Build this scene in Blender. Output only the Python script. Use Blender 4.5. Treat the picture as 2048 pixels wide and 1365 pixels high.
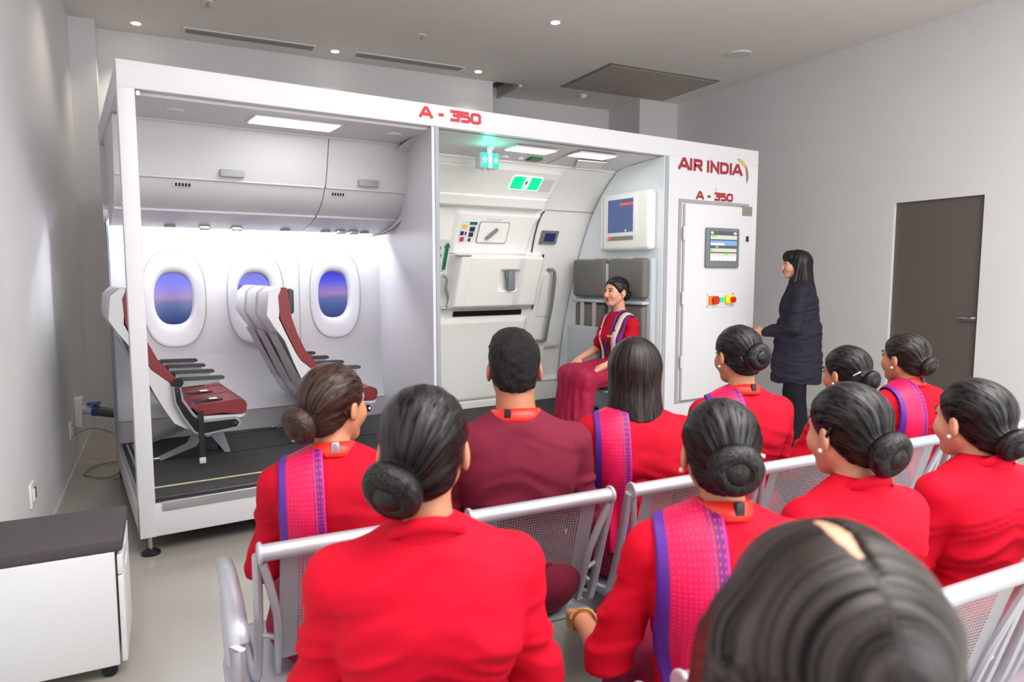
import bpy, bmesh, math, random
import numpy as np
from mathutils import Vector, Matrix
random.seed(3); rng = np.random.default_rng(5)
for o in list(bpy.data.objects): bpy.data.objects.remove(o, do_unlink=True)
SC = bpy.context.scene; COL = SC.collection
PI = math.pi
# ------------------------------------------------------------------ camera
CAM = np.array([-.2687, -3.8744, 1.4374]); YAW, PITCH, FPX = .5712, -.0958, 1398.9
fw = np.array([math.sin(YAW)*math.cos(PITCH), math.cos(YAW)*math.cos(PITCH), math.sin(PITCH)])
rt = np.array([math.cos(YAW), -math.sin(YAW), 0.]); upv = np.cross(rt, fw)
cd = bpy.data.cameras.new('camera'); cam = bpy.data.objects.new('camera', cd); COL.objects.link(cam)
cam.matrix_world = Matrix([[rt[i], upv[i], -fw[i], CAM[i]] for i in range(3)] + [[0, 0, 0, 1]])
cd.sensor_width = 36; cd.lens = FPX/2048*36; cd.clip_start = .02
cd.dof.use_dof = True; cd.dof.focus_distance = 4.2; cd.dof.aperture_fstop = 4.5
SC.camera = cam
# room frame: the room is turned a little against the trainer (world axes = trainer axes)
RR = -.1068
XR = np.array([math.cos(RR), math.sin(RR)]); YR = np.array([-math.sin(RR), math.cos(RR)])
def RM(a, b, z=0.): q = XR*a + YR*b; return (float(q[0]), float(q[1]), z)
# ------------------------------------------------------------------ world, big lights, exposure
w = bpy.data.worlds.new('world'); SC.world = w; w.use_nodes = True
w.node_tree.nodes['Background'].inputs[0].default_value = (.8, .85, .9, 1); w.node_tree.nodes['Background'].inputs[1].default_value = 0.
SC.view_settings.view_transform = 'Standard'; SC.view_settings.look = 'None'; SC.view_settings.gamma = 1; SC.view_settings.exposure = 0.65
def area(name, loc, target, size, power, col=(1, 1, 1), sy=None):
    l = bpy.data.lights.new(name, 'AREA'); l.energy = power; l.color = col; l.size = size
    if sy: l.shape = 'RECTANGLE'; l.size_y = sy
    o = bpy.data.objects.new(name, l); COL.objects.link(o); o.location = loc
    o.rotation_euler = (Vector(target)-Vector(loc)).to_track_quat('-Z', 'Y').to_euler(); return o
area('rear_fill_offscreen', RM(2.9, -6.57, 1.8), RM(2.9, 0, 1.8), 5.0, 100, (.95, .97, 1.0), 2.4)  # unseen cool area light added at the rear wall to light camera-facing surfaces
area('ceiling_lamps_offscreen', RM(2.6, -3.7, 3.63), RM(2.6, -3.69, 0), 4.6, 185, (1, .97, .94), 2.6)
# ------------------------------------------------------------------ materials
def lin(c): return tuple(((v/255)/12.92 if v/255 <= .04045 else ((v/255+.055)/1.055)**2.4) for v in c)
MATS = {}
def M(name, col, rough=.5, metal=0., var=0., vscale=8., bump=0., bscale=60., emit=0., spec=.5, coat=0., stretch=None, sheen=0.):
    m = bpy.data.materials.new(name); m.use_nodes = True; nt = m.node_tree; N = nt.nodes; L = nt.links
    b = N['Principled BSDF']; c = lin(col)
    b.inputs['Base Color'].default_value = (*c, 1); b.inputs['Roughness'].default_value = rough; b.inputs['Metallic'].default_value = metal
    b.inputs['Specular IOR Level'].default_value = spec
    if coat: b.inputs['Coat Weight'].default_value = coat; b.inputs['Coat Roughness'].default_value = .15
    if sheen: b.inputs['Sheen Weight'].default_value = sheen
    tc = N.new('ShaderNodeTexCoord'); src = tc.outputs['Object']
    if stretch:
        mp = N.new('ShaderNodeMapping'); mp.inputs['Scale'].default_value = stretch; L.new(src, mp.inputs[0]); src = mp.outputs[0]
    if var:
        n = N.new('ShaderNodeTexNoise'); n.inputs['Scale'].default_value = vscale; n.inputs['Detail'].default_value = 4; L.new(src, n.inputs['Vector'])
        r = N.new('ShaderNodeMix'); r.data_type = 'RGBA'; r.inputs['A'].default_value = (*[max(0, v*(1-var)) for v in c], 1); r.inputs['B'].default_value = (*[min(1, v*(1+var)) for v in c], 1)
        L.new(n.outputs['Fac'], r.inputs['Factor']); L.new(r.outputs['Result'], b.inputs['Base Color'])
    if bump:
        n2 = N.new('ShaderNodeTexNoise'); n2.inputs['Scale'].default_value = bscale; n2.inputs['Detail'].default_value = 3; L.new(src, n2.inputs['Vector'])
        bp = N.new('ShaderNodeBump'); bp.inputs['Strength'].default_value = bump; bp.inputs['Distance'].default_value = .004
        L.new(n2.outputs['Fac'], bp.inputs['Height']); L.new(bp.outputs['Normal'], b.inputs['Normal'])
    if emit:
        b.inputs['Emission Color'].default_value = (*c, 1); b.inputs['Emission Strength'].default_value = emit
    MATS[name] = m; return m
M('wall', (222, 222, 223), .7, var=.03, vscale=1.5, bump=.05, bscale=90)
M('ceiling', (232, 227, 223), .8, var=.02, vscale=1.2)
M('floor', (166, 162, 154), .22, var=.05, vscale=2.2, bump=.02, bscale=5, spec=.5)
M('door', (98, 90, 86), .55, var=.03, vscale=20)
M('steel', (200, 200, 200), .25, 1.)
M('chrome', (225, 225, 228), .12, 1.)
M('white', (208, 209, 213), .38, var=.015, vscale=5)
M('white_gloss', (210, 211, 215), .25, var=.01)
M('cabin_white', (206, 206, 210), .35)
M('offwhite', (232, 232, 228), .42, var=.015, vscale=4)
M('offwhite_ceiling', (214, 213, 212), .5)
M('cool_white', (226, 232, 236), .4)
M('seam', (60, 60, 62), .7)
M('soft_seam', (150, 150, 152), .7)
M('edge_grey', (150, 158, 164), .4)
M('trim_grey', (150, 152, 154), .45)
M('alu', (185, 188, 192), .35, .9)
M('carpet', (58, 58, 60), .95, var=.55, vscale=160, bump=.6, bscale=220)
M('track', (48, 48, 50), .5, .3)
M('glow_strip', (206, 209, 170), .6)
M('rubber', (20, 20, 21), .5)
M('lamp_panel', (255, 255, 255), .5, emit=7.)
M('led_strip', (245, 248, 255), .5, emit=60.)
M('downlight_glow', (255, 240, 225), .5, emit=14.)
M('red_letter', (196, 38, 48), .5); M('maroon_letter', (150, 30, 42), .5)
M('gold', (206, 160, 88), .5); M('gold_dark', (140, 112, 62), .5)
M('leather', (124, 38, 44), .48, var=.06, vscale=6, bump=.15, bscale=120)
M('seat_shell', (206, 206, 210), .3)
M('seat_grey', (178, 180, 186), .4)
M('seat_leg', (150, 154, 160), .45, .2)
M('armrest_dark', (62, 62, 66), .5)
M('armrest_grey', (142, 152, 154), .45)
M('black', (14, 14, 15), .35)
M('belt', (26, 26, 28), .7)
M('jump_grey', (105, 102, 98), .65, var=.04, vscale=30)
M('jump_shell', (176, 184, 191), .45)
M('harness', (188, 182, 176), .8)
M('grab_grey', (118, 123, 128), .4)
M('exit_green', (0, 176, 116), .4, emit=.9); M('exit_white', (250, 255, 250), .4, emit=.3)
M('dark_green', (0, 105, 62), .5)
M('lens_grey', (205, 205, 212), .3)
M('screen_blue', (62, 76, 116), .2, emit=.5); M('screen_navy', (34, 38, 84), .2, emit=.35); M('screen_red', (214, 70, 56), .3, emit=.6); M('screen_lime', (130, 200, 60), .3, emit=.6)
M('screen_page', (176, 176, 164), .3, emit=.35); M('screen_sky', (96, 140, 184), .3, emit=.4); M('screen_dark', (74, 78, 86), .3, emit=.2); M('screen_green', (70, 214, 60), .3, emit=.7); M('screen_white', (228, 226, 220), .3, emit=.5)
M('bezel', (112, 118, 122), .4)
M('red_knob', (198, 24, 20), .35); M('orange', (238, 122, 20), .45); M('yellow', (238, 214, 20), .45); M('green_lamp', (20, 190, 120), .3, emit=.6); M('amber', (240, 180, 20), .3, emit=.3)
M('plate_grey', (142, 136, 130), .45, .4)
M('plate_hatch', (176, 166, 158), .7)
M('placard', (214, 214, 228), .5); M('ink', (40, 40, 44), .6); M('hazard', (232, 190, 30), .5); M('pink_red', (190, 60, 70), .5)
M('cushion', (76, 71, 72), .9, var=.12, vscale=200, bump=.2, bscale=300)
M('pedestal', (226, 230, 232), .4)
M('plug_blue', (32, 84, 160), .4); M('plug_grey', (82, 82, 86), .5); M('cable', (150, 150, 142), .6); M('cable_dark', (84, 88, 92), .6)
M('plastic_white', (236, 234, 230), .35)
M('bench', (184, 187, 196), .34, .45, var=.03, vscale=10)
M('skin', (186, 126, 94), .5, var=.04, vscale=30); M('skin_fair', (206, 150, 122), .5, var=.04, vscale=30); M('skin_man', (170, 108, 80), .5)
M('lip', (164, 34, 44), .35); M('brow', (40, 28, 24), .7); M('eye_white', (196, 188, 182), .3); M('iris', (36, 22, 16), .15)
M('red_cloth', (198, 0, 36), .78, var=.05, vscale=7, bump=.12, bscale=260, spec=.2)
M('red_saree', (178, 0, 33), .78, var=.05, vscale=7, bump=.12, bscale=260, spec=.2)
M('maroon_cloth', (108, 26, 48), .8, var=.18, vscale=150, bump=.15, bscale=200, spec=.2)
M('maroon_skirt', (128, 16, 56), .7, var=.25, vscale=90, bump=.12, bscale=200, spec=.25)
M('crimson_skirt', (156, 8, 58), .55, var=.15, vscale=60, spec=.35)
M('navy', (36, 33, 46), .75, var=.08, vscale=100, spec=.25)
M('navy_dark', (24, 22, 29), .8, spec=.2)
M('lanyard', (216, 40, 28), .4); M('lanyard_black', (26, 24, 26), .4); M('pearl', (240, 236, 230), .2); M('clip_black', (16, 15, 16), .25); M('clip_grey', (176, 180, 190), .25, .6)
M('brass', (214, 170, 90), .25, .9); M('purple', (84, 36, 140), .6)
def streak_mat(name, col, hi, rough=.34, scale=26., strength=.3, aniso=.85, spec=.5):
    m = bpy.data.materials.new(name); m.use_nodes = True; N = m.node_tree.nodes; L = m.node_tree.links; b = N['Principled BSDF']
    at = N.new('ShaderNodeAttribute'); at.attribute_name = 'strand'
    n = N.new('ShaderNodeTexNoise'); n.inputs['Scale'].default_value = scale; n.inputs['Detail'].default_value = 6; n.inputs['Roughness'].default_value = .65; L.new(at.outputs['Vector'], n.inputs['Vector'])
    r = N.new('ShaderNodeMix'); r.data_type = 'RGBA'; r.inputs['A'].default_value = (*lin(col), 1); r.inputs['B'].default_value = (*lin(hi), 1)
    mr = N.new('ShaderNodeMapRange'); mr.inputs['From Min'].default_value = .35; mr.inputs['From Max'].default_value = .75; L.new(n.outputs['Fac'], mr.inputs['Value'])
    L.new(mr.outputs['Result'], r.inputs['Factor']); L.new(r.outputs['Result'], b.inputs['Base Color'])
    sm = N.new('ShaderNodeMapRange'); sm.inputs['From Min'].default_value = .35; sm.inputs['From Max'].default_value = .68; sm.inputs['To Min'].default_value = .08*spec; sm.inputs['To Max'].default_value = spec*1.5; L.new(n.outputs['Fac'], sm.inputs['Value']); L.new(sm.outputs['Result'], b.inputs['Specular IOR Level'])
    bp = N.new('ShaderNodeBump'); bp.inputs['Strength'].default_value = strength; bp.inputs['Distance'].default_value = .004; L.new(n.outputs['Fac'], bp.inputs['Height']); L.new(bp.outputs['Normal'], b.inputs['Normal'])
    b.inputs['Roughness'].default_value = rough
    if aniso:
        ta = N.new('ShaderNodeAttribute'); ta.attribute_name = 'flow'; vt = N.new('ShaderNodeVectorTransform'); vt.vector_type = 'VECTOR'; vt.convert_from = 'OBJECT'; vt.convert_to = 'WORLD'
        L.new(ta.outputs['Vector'], vt.inputs[0]); L.new(vt.outputs[0], b.inputs['Tangent']); b.inputs['Anisotropic'].default_value = aniso
    MATS[name] = m
streak_mat('hair_black', (6, 5, 5), (16, 13, 13))
streak_mat('hair_brown', (30, 16, 11), (62, 36, 25))
streak_mat('hair_dark_brown', (15, 10, 8), (38, 25, 19))
streak_mat('hair_short', (9, 8, 8), (30, 27, 26), .45, 60, .8, 0, .35)
def saree_mat():
    m = bpy.data.materials.new('saree_drape'); m.use_nodes = True; N = m.node_tree.nodes; L = m.node_tree.links; b = N['Principled BSDF']
    at = N.new('ShaderNodeAttribute'); at.attribute_name = 'strand'; sp = N.new('ShaderNodeSeparateXYZ'); L.new(at.outputs['Vector'], sp.inputs[0])
    rp = N.new('ShaderNodeValToRGB'); rp.color_ramp.interpolation = 'CONSTANT'; e = rp.color_ramp.elements
    stops = [(0, (86, 38, 142)), (.17, (206, 2, 76)), (.74, (150, 24, 104)), (.79, (206, 40, 60)), (.82, (104, 24, 110)), (.96, (196, 20, 130))]
    e[0].position = 0; e[0].color = (*lin(stops[0][1]), 1); e[1].position = stops[1][0]; e[1].color = (*lin(stops[1][1]), 1)
    for p, c in stops[2:]: k = e.new(p); k.color = (*lin(c), 1)
    L.new(sp.outputs['X'], rp.inputs[0])
    # small woven dots between the borders
    vm = N.new('ShaderNodeVectorMath'); vm.operation = 'MULTIPLY'; vm.inputs[1].default_value = (14, 60, 1); L.new(at.outputs['Vector'], vm.inputs[0])
    vf = N.new('ShaderNodeTexVoronoi'); vf.inputs['Scale'].default_value = 1.; vf.inputs['Randomness'].default_value = .15; L.new(vm.outputs[0], vf.inputs['Vector'])
    lt = N.new('ShaderNodeMath'); lt.operation = 'LESS_THAN'; lt.inputs[1].default_value = .24; L.new(vf.outputs['Distance'], lt.inputs[0])
    g = N.new('ShaderNodeMath'); g.operation = 'GREATER_THAN'; g.inputs[1].default_value = .2; L.new(sp.outputs['X'], g.inputs[0])
    mu = N.new('ShaderNodeMath'); mu.operation = 'MULTIPLY'; L.new(lt.outputs[0], mu.inputs[0]); L.new(g.outputs[0], mu.inputs[1])
    m3 = N.new('ShaderNodeMath'); m3.operation = 'MULTIPLY'; m3.inputs[1].default_value = .55; L.new(mu.outputs[0], m3.inputs[0])
    r = N.new('ShaderNodeMix'); r.data_type = 'RGBA'; r.inputs['B'].default_value = (*lin((232, 60, 84)), 1); L.new(m3.outputs[0], r.inputs['Factor']); L.new(rp.outputs[0], r.inputs['A']); L.new(r.outputs['Result'], b.inputs['Base Color'])
    b.inputs['Roughness'].default_value = .5; b.inputs['Specular IOR Level'].default_value = .35; MATS['saree_drape'] = m
saree_mat()
def perforated_mat():
    m = bpy.data.materials.new('perforated'); m.use_nodes = True; N = m.node_tree.nodes; L = m.node_tree.links; b = N['Principled BSDF']
    b.inputs['Base Color'].default_value = (*lin((160, 162, 168)), 1); b.inputs['Metallic'].default_value = .4; b.inputs['Roughness'].default_value = .4
    at = N.new('ShaderNodeAttribute'); at.attribute_name = 'strand'      # sheet coordinates in metres
    f = N.new('ShaderNodeVectorMath'); f.operation = 'SCALE'; f.inputs['Scale'].default_value = 1/.0085; L.new(at.outputs['Vector'], f.inputs[0])
    fr = N.new('ShaderNodeVectorMath'); fr.operation = 'FRACTION'; L.new(f.outputs[0], fr.inputs[0])
    su = N.new('ShaderNodeVectorMath'); su.operation = 'SUBTRACT'; su.inputs[1].default_value = (.5, .5, 0); L.new(fr.outputs[0], su.inputs[0])
    mk = N.new('ShaderNodeVectorMath'); mk.operation = 'MULTIPLY'; mk.inputs[1].default_value = (1, 1, 0); L.new(su.outputs[0], mk.inputs[0])
    ln = N.new('ShaderNodeVectorMath'); ln.operation = 'LENGTH'; L.new(mk.outputs[0], ln.inputs[0])
    lt = N.new('ShaderNodeMath'); lt.operation = 'LESS_THAN'; lt.inputs[1].default_value = .31; L.new(ln.outputs['Value'], lt.inputs[0])
    sp = N.new('ShaderNodeSeparateXYZ'); L.new(at.outputs['Vector'], sp.inputs[0])   # z of the attribute marks the punched field
    mu = N.new('ShaderNodeMath'); mu.operation = 'MULTIPLY'; L.new(lt.outputs[0], mu.inputs[0]); L.new(sp.outputs['Z'], mu.inputs[1])
    gt = N.new('ShaderNodeMath'); gt.operation = 'GREATER_THAN'; gt.inputs[1].default_value = .5; L.new(mu.outputs[0], gt.inputs[0])
    tr = N.new('ShaderNodeBsdfTransparent'); mx = N.new('ShaderNodeMixShader'); L.new(gt.outputs[0], mx.inputs[0]); L.new(b.outputs[0], mx.inputs[1]); L.new(tr.outputs[0], mx.inputs[2])
    L.new(mx.outputs[0], N['Material Output'].inputs['Surface']); MATS['perforated'] = m
perforated_mat()
def sea_mat():
    m = bpy.data.materials.new('sea_view'); m.use_nodes = True; N = m.node_tree.nodes; L = m.node_tree.links; b = N['Principled BSDF']
    tc = N.new('ShaderNodeTexCoord'); sp = N.new('ShaderNodeSeparateXYZ'); L.new(tc.outputs['Object'], sp.inputs[0])
    mp = N.new('ShaderNodeMapping'); mp.inputs['Scale'].default_value = (3, 1, 26); L.new(tc.outputs['Object'], mp.inputs[0])
    n = N.new('ShaderNodeTexNoise'); n.inputs['Scale'].default_value = 3.; n.inputs['Detail'].default_value = 5; L.new(mp.outputs[0], n.inputs['Vector'])
    ad = N.new('ShaderNodeMath'); ad.operation = 'MULTIPLY_ADD'; ad.inputs[1].default_value = 2.6; ad.inputs[2].default_value = .5; L.new(sp.outputs['Z'], ad.inputs[0])
    a2 = N.new('ShaderNodeMath'); a2.operation = 'MULTIPLY_ADD'; a2.inputs[1].default_value = .12; L.new(n.outputs['Fac'], a2.inputs[0]); L.new(ad.outputs[0], a2.inputs[2])
    a3 = N.new('ShaderNodeMath'); a3.operation = 'SUBTRACT'; a3.inputs[1].default_value = .06; L.new(a2.outputs[0], a3.inputs[0])
    rp = N.new('ShaderNodeValToRGB'); e = rp.color_ramp.elements
    e[0].position = 0; e[0].color = (*lin((18, 38, 92)), 1); e[1].position = 1; e[1].color = (*lin((24, 30, 170)), 1)
    for p, c in [(.3, (56, 78, 130)), (.44, (92, 92, 140)), (.52, (138, 108, 158)), (.66, (104, 92, 186)), (.8, (62, 70, 200))]: k = e.new(p); k.color = (*lin(c), 1)
    L.new(a3.outputs[0], rp.inputs[0]); L.new(rp.outputs[0], b.inputs['Emission Color']); b.inputs['Emission Strength'].default_value = .85
    b.inputs['Base Color'].default_value = (.01, .01, .02, 1); b.inputs['Roughness'].default_value = .12; MATS['sea_view'] = m
sea_mat()
# ------------------------------------------------------------------ mesh helpers
def tag(o, label=None, cat=None, group=None, kind=None):
    for k, v in (('label', label), ('category', cat), ('group', group), ('kind', kind)):
        if v: o[k] = v
    return o
def empty(name, loc=(0, 0, 0), rz=0., label=None, cat=None, group=None):
    o = bpy.data.objects.new(name, None); COL.objects.link(o); o.location = loc; o.rotation_euler = (0, 0, rz); o.empty_display_size = .1
    return tag(o, label, cat, group)
def link(name, me, mat, parent=None, smooth=35, loc=None):
    if mat: me.materials.append(MATS[mat])
    if smooth is not None:
        me.polygons.foreach_set('use_smooth', [True]*len(me.polygons))
        if smooth < 180: me.set_sharp_from_angle(angle=math.radians(smooth))
    o = bpy.data.objects.new(name, me); COL.objects.link(o)
    if parent: o.parent = parent
    if loc is not None: o.location = loc
    return o
class MB:
    def __init__(s): s.v = []; s.f = []
    def add(s, vs, fs):
        n = len(s.v); s.v += [tuple(map(float, q)) for q in vs]; s.f += [tuple(n+i for i in f) for f in fs]; return s
    def box(s, x0, x1, y0, y1, z0, z1):
        return s.add([(x, y, z) for z in (z0, z1) for y in (y0, y1) for x in (x0, x1)], [(0, 2, 3, 1), (4, 5, 7, 6), (0, 1, 5, 4), (2, 6, 7, 3), (0, 4, 6, 2), (1, 3, 7, 5)])
    def rbox(s, x0, x1, y0, y1, z0, z1, r=.01, seg=3):
        bm = bmesh.new(); bmesh.ops.create_cube(bm, size=1.)
        for v in bm.verts: v.co = Vector(((x0+x1)/2+v.co.x*(x1-x0), (y0+y1)/2+v.co.y*(y1-y0), (z0+z1)/2+v.co.z*(z1-z0)))
        r = min(r, .49*min(x1-x0, y1-y0, z1-z0))
        bmesh.ops.bevel(bm, geom=bm.edges[:], offset=r, segments=seg, affect='EDGES', profile=.5)
        bm.verts.index_update(); s.add([v.co[:] for v in bm.verts], [[v.index for v in f.verts] for f in bm.faces]); bm.free(); return s
    def prism(s, pts, axis, a0, a1):
        def P3(p, a): return {'x': (a, p[0], p[1]), 'y': (p[0], a, p[1]), 'z': (p[0], p[1], a)}[axis]
        n = len(pts); vs = [P3(p, a0) for p in pts]+[P3(p, a1) for p in pts]
        fs = [tuple(range(n-1, -1, -1)), tuple(range(n, 2*n))]+[(i, (i+1) % n, n+(i+1) % n, n+i) for i in range(n)]
        return s.add(vs, fs)
    def tube(s, path, r, n=10, flat=1., cap=True, up=(0, 0, 1)):
        P = [Vector(p) for p in path]; k = len(P); rs = r if isinstance(r, (list, tuple)) else [r]*k; rings = []
        for i, p in enumerate(P):
            t = (P[min(i+1, k-1)]-P[max(i-1, 0)]).normalized(); u = Vector(up)
            if abs(t.dot(u)) > .97: u = Vector((1, 0, 0)) if abs(t.x) < .9 else Vector((0, 1, 0))
            a = t.cross(u).normalized(); b = a.cross(t).normalized()
            rings.append([p+a*math.cos(2*PI*j/n)*rs[i]+b*math.sin(2*PI*j/n)*rs[i]*flat for j in range(n)])
        vs = [q for R in rings for q in R]; fs = [(i*n+j, i*n+(j+1) % n, (i+1)*n+(j+1) % n, (i+1)*n+j) for i in range(k-1) for j in range(n)]
        if cap: fs += [tuple(range(n-1, -1, -1)), tuple((k-1)*n+j for j in range(n))]
        return s.add(vs, fs)
    def cyl(s, c, axis, r, h, n=20, r2=None):
        d = {'x': Vector((1, 0, 0)), 'y': Vector((0, 1, 0)), 'z': Vector((0, 0, 1))}[axis]; c = Vector(c)
        return s.tube([c-d*h/2, c+d*h/2], [r, r2 if r2 is not None else r], n)
    def sphere(s, c, r, nu=12, nv=8, sc=(1, 1, 1)):
        vs = [(c[0]+sc[0]*r*math.sin(PI*i/nv)*math.cos(2*PI*j/nu), c[1]+sc[1]*r*math.sin(PI*i/nv)*math.sin(2*PI*j/nu), c[2]+sc[2]*r*math.cos(PI*i/nv)) for i in range(nv+1) for j in range(nu)]
        return s.add(vs, [(i*nu+j, (i+1)*nu+j, (i+1)*nu+(j+1) % nu, i*nu+(j+1) % nu) for i in range(nv) for j in range(nu)])
    def grid(s, rows):
        n = len(rows[0]); return s.add([q for r in rows for q in r], [(i*n+j, i*n+j+1, (i+1)*n+j+1, (i+1)*n+j) for i in range(len(rows)-1) for j in range(n-1)])
    def xf(s, m): s.v = [tuple(m @ Vector(q)) for q in s.v]; return s
    def build(s, name, mat, parent=None, smooth=35, loc=None):
        me = bpy.data.meshes.new(name)
        v = np.array(s.v, float)
        if loc is not None: v = v-np.array(loc)
        me.from_pydata(v.tolist(), [], s.f); me.validate(); me.update()
        return link(name, me, mat, parent, smooth, loc)
def smoothpath(pts, n=6):
    P = [np.array(p, float) for p in pts]; out = []
    for i in range(len(P)-1):
        p0, p1, p2, p3 = P[max(i-1, 0)], P[i], P[i+1], P[min(i+2, len(P)-1)]
        for k in range(n):
            t = k/n; out.append(.5*((2*p1)+(-p0+p2)*t+(2*p0-5*p1+4*p2-p3)*t*t+(-p0+3*p1-3*p2+p3)*t**3))
    out.append(P[-1]); return [tuple(q) for q in out]
def oval(w, h, e=2.5, n=48):
    out = []
    for i in range(n):
        t = 2*PI*i/n; c, s_ = math.cos(t), math.sin(t)
        out.append((w*math.copysign(abs(c)**(2/e), c), h*math.copysign(abs(s_)**(2/e), s_)))
    return out
def rrect(x0, x1, z0, z1, r, n=5):
    out = []
    for cx, cz, a in ((x1-r, z0+r, -90), (x1-r, z1-r, 0), (x0+r, z1-r, 90), (x0+r, z0+r, 180)):
        for i in range(n+1): t = math.radians(a+90*i/n); out.append((cx+r*math.cos(t), cz+r*math.sin(t)))
    return out
# ------------------------------------------------------------------ lettering from strokes
GL = {'A': [[(0, 0), (.36, 1), (.5, 1), (.86, 0)], [(.2, .27), (.7, .27)]], 'I': [[(.1, 0), (.1, 1)]], 'R': [[(.08, 0), (.08, 1), (.6, 1), (.7, .9), (.7, .55), (.6, .45), (.08, .45)], [(.4, .45), (.72, 0)]],
      'N': [[(.08, 0), (.08, 1), (.72, 0), (.72, 1)]], 'D': [[(.08, 0), (.08, 1), (.55, 1), (.74, .82), (.74, .18), (.55, 0), (.08, 0)]], '-': [[(.1, .42), (.5, .42)]],
      '3': [[(.04, 1), (.7, 1), (.7, .56), (.25, .56)], [(.7, .56), (.7, 0), (.04, 0)]], '5': [[(.68, 1), (.06, 1), (.06, .58), (.6, .58), (.7, .48), (.7, .1), (.6, 0), (.04, 0)]],
      '0': [[(.18, 0), (.06, .14), (.06, .86), (.18, 1), (.6, 1), (.72, .86), (.72, .14), (.6, 0), (.18, 0)]], 'T': [[(0, 1), (.7, 1)], [(.35, 1), (.35, 0)]]}
ADV = {'A': .98, 'I': .36, 'R': .92, 'N': .94, 'D': .96, '-': .66, '3': .88, '5': .88, '0': .92, 'T': .8, ' ': .34}
def letters(text, x0, x1, z0, z1, y, th=.16, depth=.002):
    out = []; tot = sum(ADV[c] for c in text)-.14; sx = (x1-x0)/tot; sz = (z1-z0); pen = 0
    for ci, c in enumerate(text):
        mb = MB()
        for si, st in enumerate(GL.get(c, [])):
            P = [np.array([x0+(pen+p[0])*sx, z0+th*sz*.5+p[1]*sz*(1-th)]) for p in st]; hw = th*sz*.5
            closed = np.allclose(P[0], P[-1]) and len(P) > 3; Q = [q.copy() for q in (P[:-1] if closed else P)]; n = len(Q); L_, R_ = [], []
            if not closed:
                d0 = (Q[0]-Q[1])/np.linalg.norm(Q[0]-Q[1]); d9 = (Q[-1]-Q[-2])/np.linalg.norm(Q[-1]-Q[-2]); Q[0] = Q[0]+d0*hw*abs(d0[1]); Q[-1] = Q[-1]+d9*hw*abs(d9[1])
            for i in range(n):
                a = Q[(i-1) % n] if (closed or i > 0) else None; b = Q[(i+1) % n] if (closed or i < n-1) else None
                d1 = (Q[i]-a)/np.linalg.norm(Q[i]-a) if a is not None else None; d2 = (b-Q[i])/np.linalg.norm(b-Q[i]) if b is not None else None
                if d1 is None: d1 = d2
                if d2 is None: d2 = d1
                nn = np.array([-(d1+d2)[1], (d1+d2)[0]]); nn = nn/np.linalg.norm(nn); k = min(1/max(.35, nn@np.array([-d1[1], d1[0]])), 2.2)
                L_.append(Q[i]+nn*hw*k); R_.append(Q[i]-nn*hw*k)
            yo = y-.0002*(si+1)
            m = n if closed else n-1; vs = [(p[0], yo-depth, p[1]) for p in L_]+[(p[0], yo-depth, p[1]) for p in R_]
            mb.add(vs, [(i, (i+1) % n, n+(i+1) % n, n+i) for i in range(m)])
        pen += ADV[c]
        if mb.v: out.append(mb)
    return out
# ------------------------------------------------------------------ the room
HC = 3.65; AL, AR, BB, BN = -.475, 6.3, 3.67, -6.6
def rbox(mb, a0, a1, b0, b1, z0, z1):
    vs = [RM(a, b, z) for z in (z0, z1) for b in (b0, b1) for a in (a0, a1)]
    return mb.add(vs, [(0, 2, 3, 1), (4, 5, 7, 6), (0, 1, 5, 4), (2, 6, 7, 3), (0, 4, 6, 2), (1, 3, 7, 5)])
def struct(name, mb, mat, parent=None, **k):
    o = mb.build(name, mat, parent, **k)
    if not parent: o['kind'] = 'structure'
    return o
struct('floor', rbox(MB(), AL-.1, AR+.1, BN, 6.4, -.1, 0), 'floor')
VENTS = ((.445, 1.586), (2.008, 3.152)); HOLES = [(a0, a1, 3.295, 3.435) for a0, a1 in VENTS]+[(3.72, 4.0, 3.66, 4.24)]
ga = sorted({AL-.1, AR+.1, *[q for h_ in HOLES for q in h_[:2]]}); gb = sorted({BN, 6.4, *[q for h_ in HOLES for q in h_[2:]]}); na, nb_ = len(ga)-1, len(gb)-1
solid = {(i, j) for i in range(na) for j in range(nb_) if not any(h_[0] <= (ga[i]+ga[i+1])/2 <= h_[1] and h_[2] <= (gb[j]+gb[j+1])/2 <= h_[3] for h_ in HOLES)}
cv = lambda i, j, k: (k*(nb_+1)+j)*(na+1)+i
cm = MB(); cf = []
for i, j in solid:
    c4 = [(i, j), (i+1, j), (i+1, j+1), (i, j+1)]; cf += [tuple(cv(*c, 0) for c in c4[::-1]), tuple(cv(*c, 1) for c in c4)]
    for e, (di, dj) in enumerate(((0, -1), (1, 0), (0, 1), (-1, 0))):
        if (i+di, j+dj) not in solid: p_, q_ = c4[e], c4[(e+1) % 4]; cf.append((cv(*p_, 0), cv(*q_, 0), cv(*q_, 1), cv(*p_, 1)))
cm.add([RM(a, b, HC+.1*k) for k in (0, 1) for b in gb for a in ga], cf); struct('ceiling', cm, 'ceiling')
def pocket(x0, x1, y0, y1, z1):     # open-bottomed duct box above an opening
    return MB().add([(x, y, z) for z in (.1, z1) for y in (y0, y1) for x in (x0, x1)], [(4, 5, 7, 6), (0, 1, 5, 4), (2, 6, 7, 3), (0, 4, 6, 2), (1, 3, 7, 5)])
struct('wall_left', rbox(MB(), AL-.1, AL, BN, 6.4, 0, HC), 'wall')
struct('wall_back', rbox(MB(), AL, 3.68, BB, BB+.12, 0, HC), 'wall')
struct('wall_recess', rbox(MB(), AL, AR, 6.0, 6.1, 0, HC), 'wall')
struct('trim_1', rbox(MB(), AL, -.275, 3.42, BB, 0, HC), 'wall')
struct('trim_2', rbox(MB(), 5.69, AR, 3.56, 4.6, 0, HC), 'wall')
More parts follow.
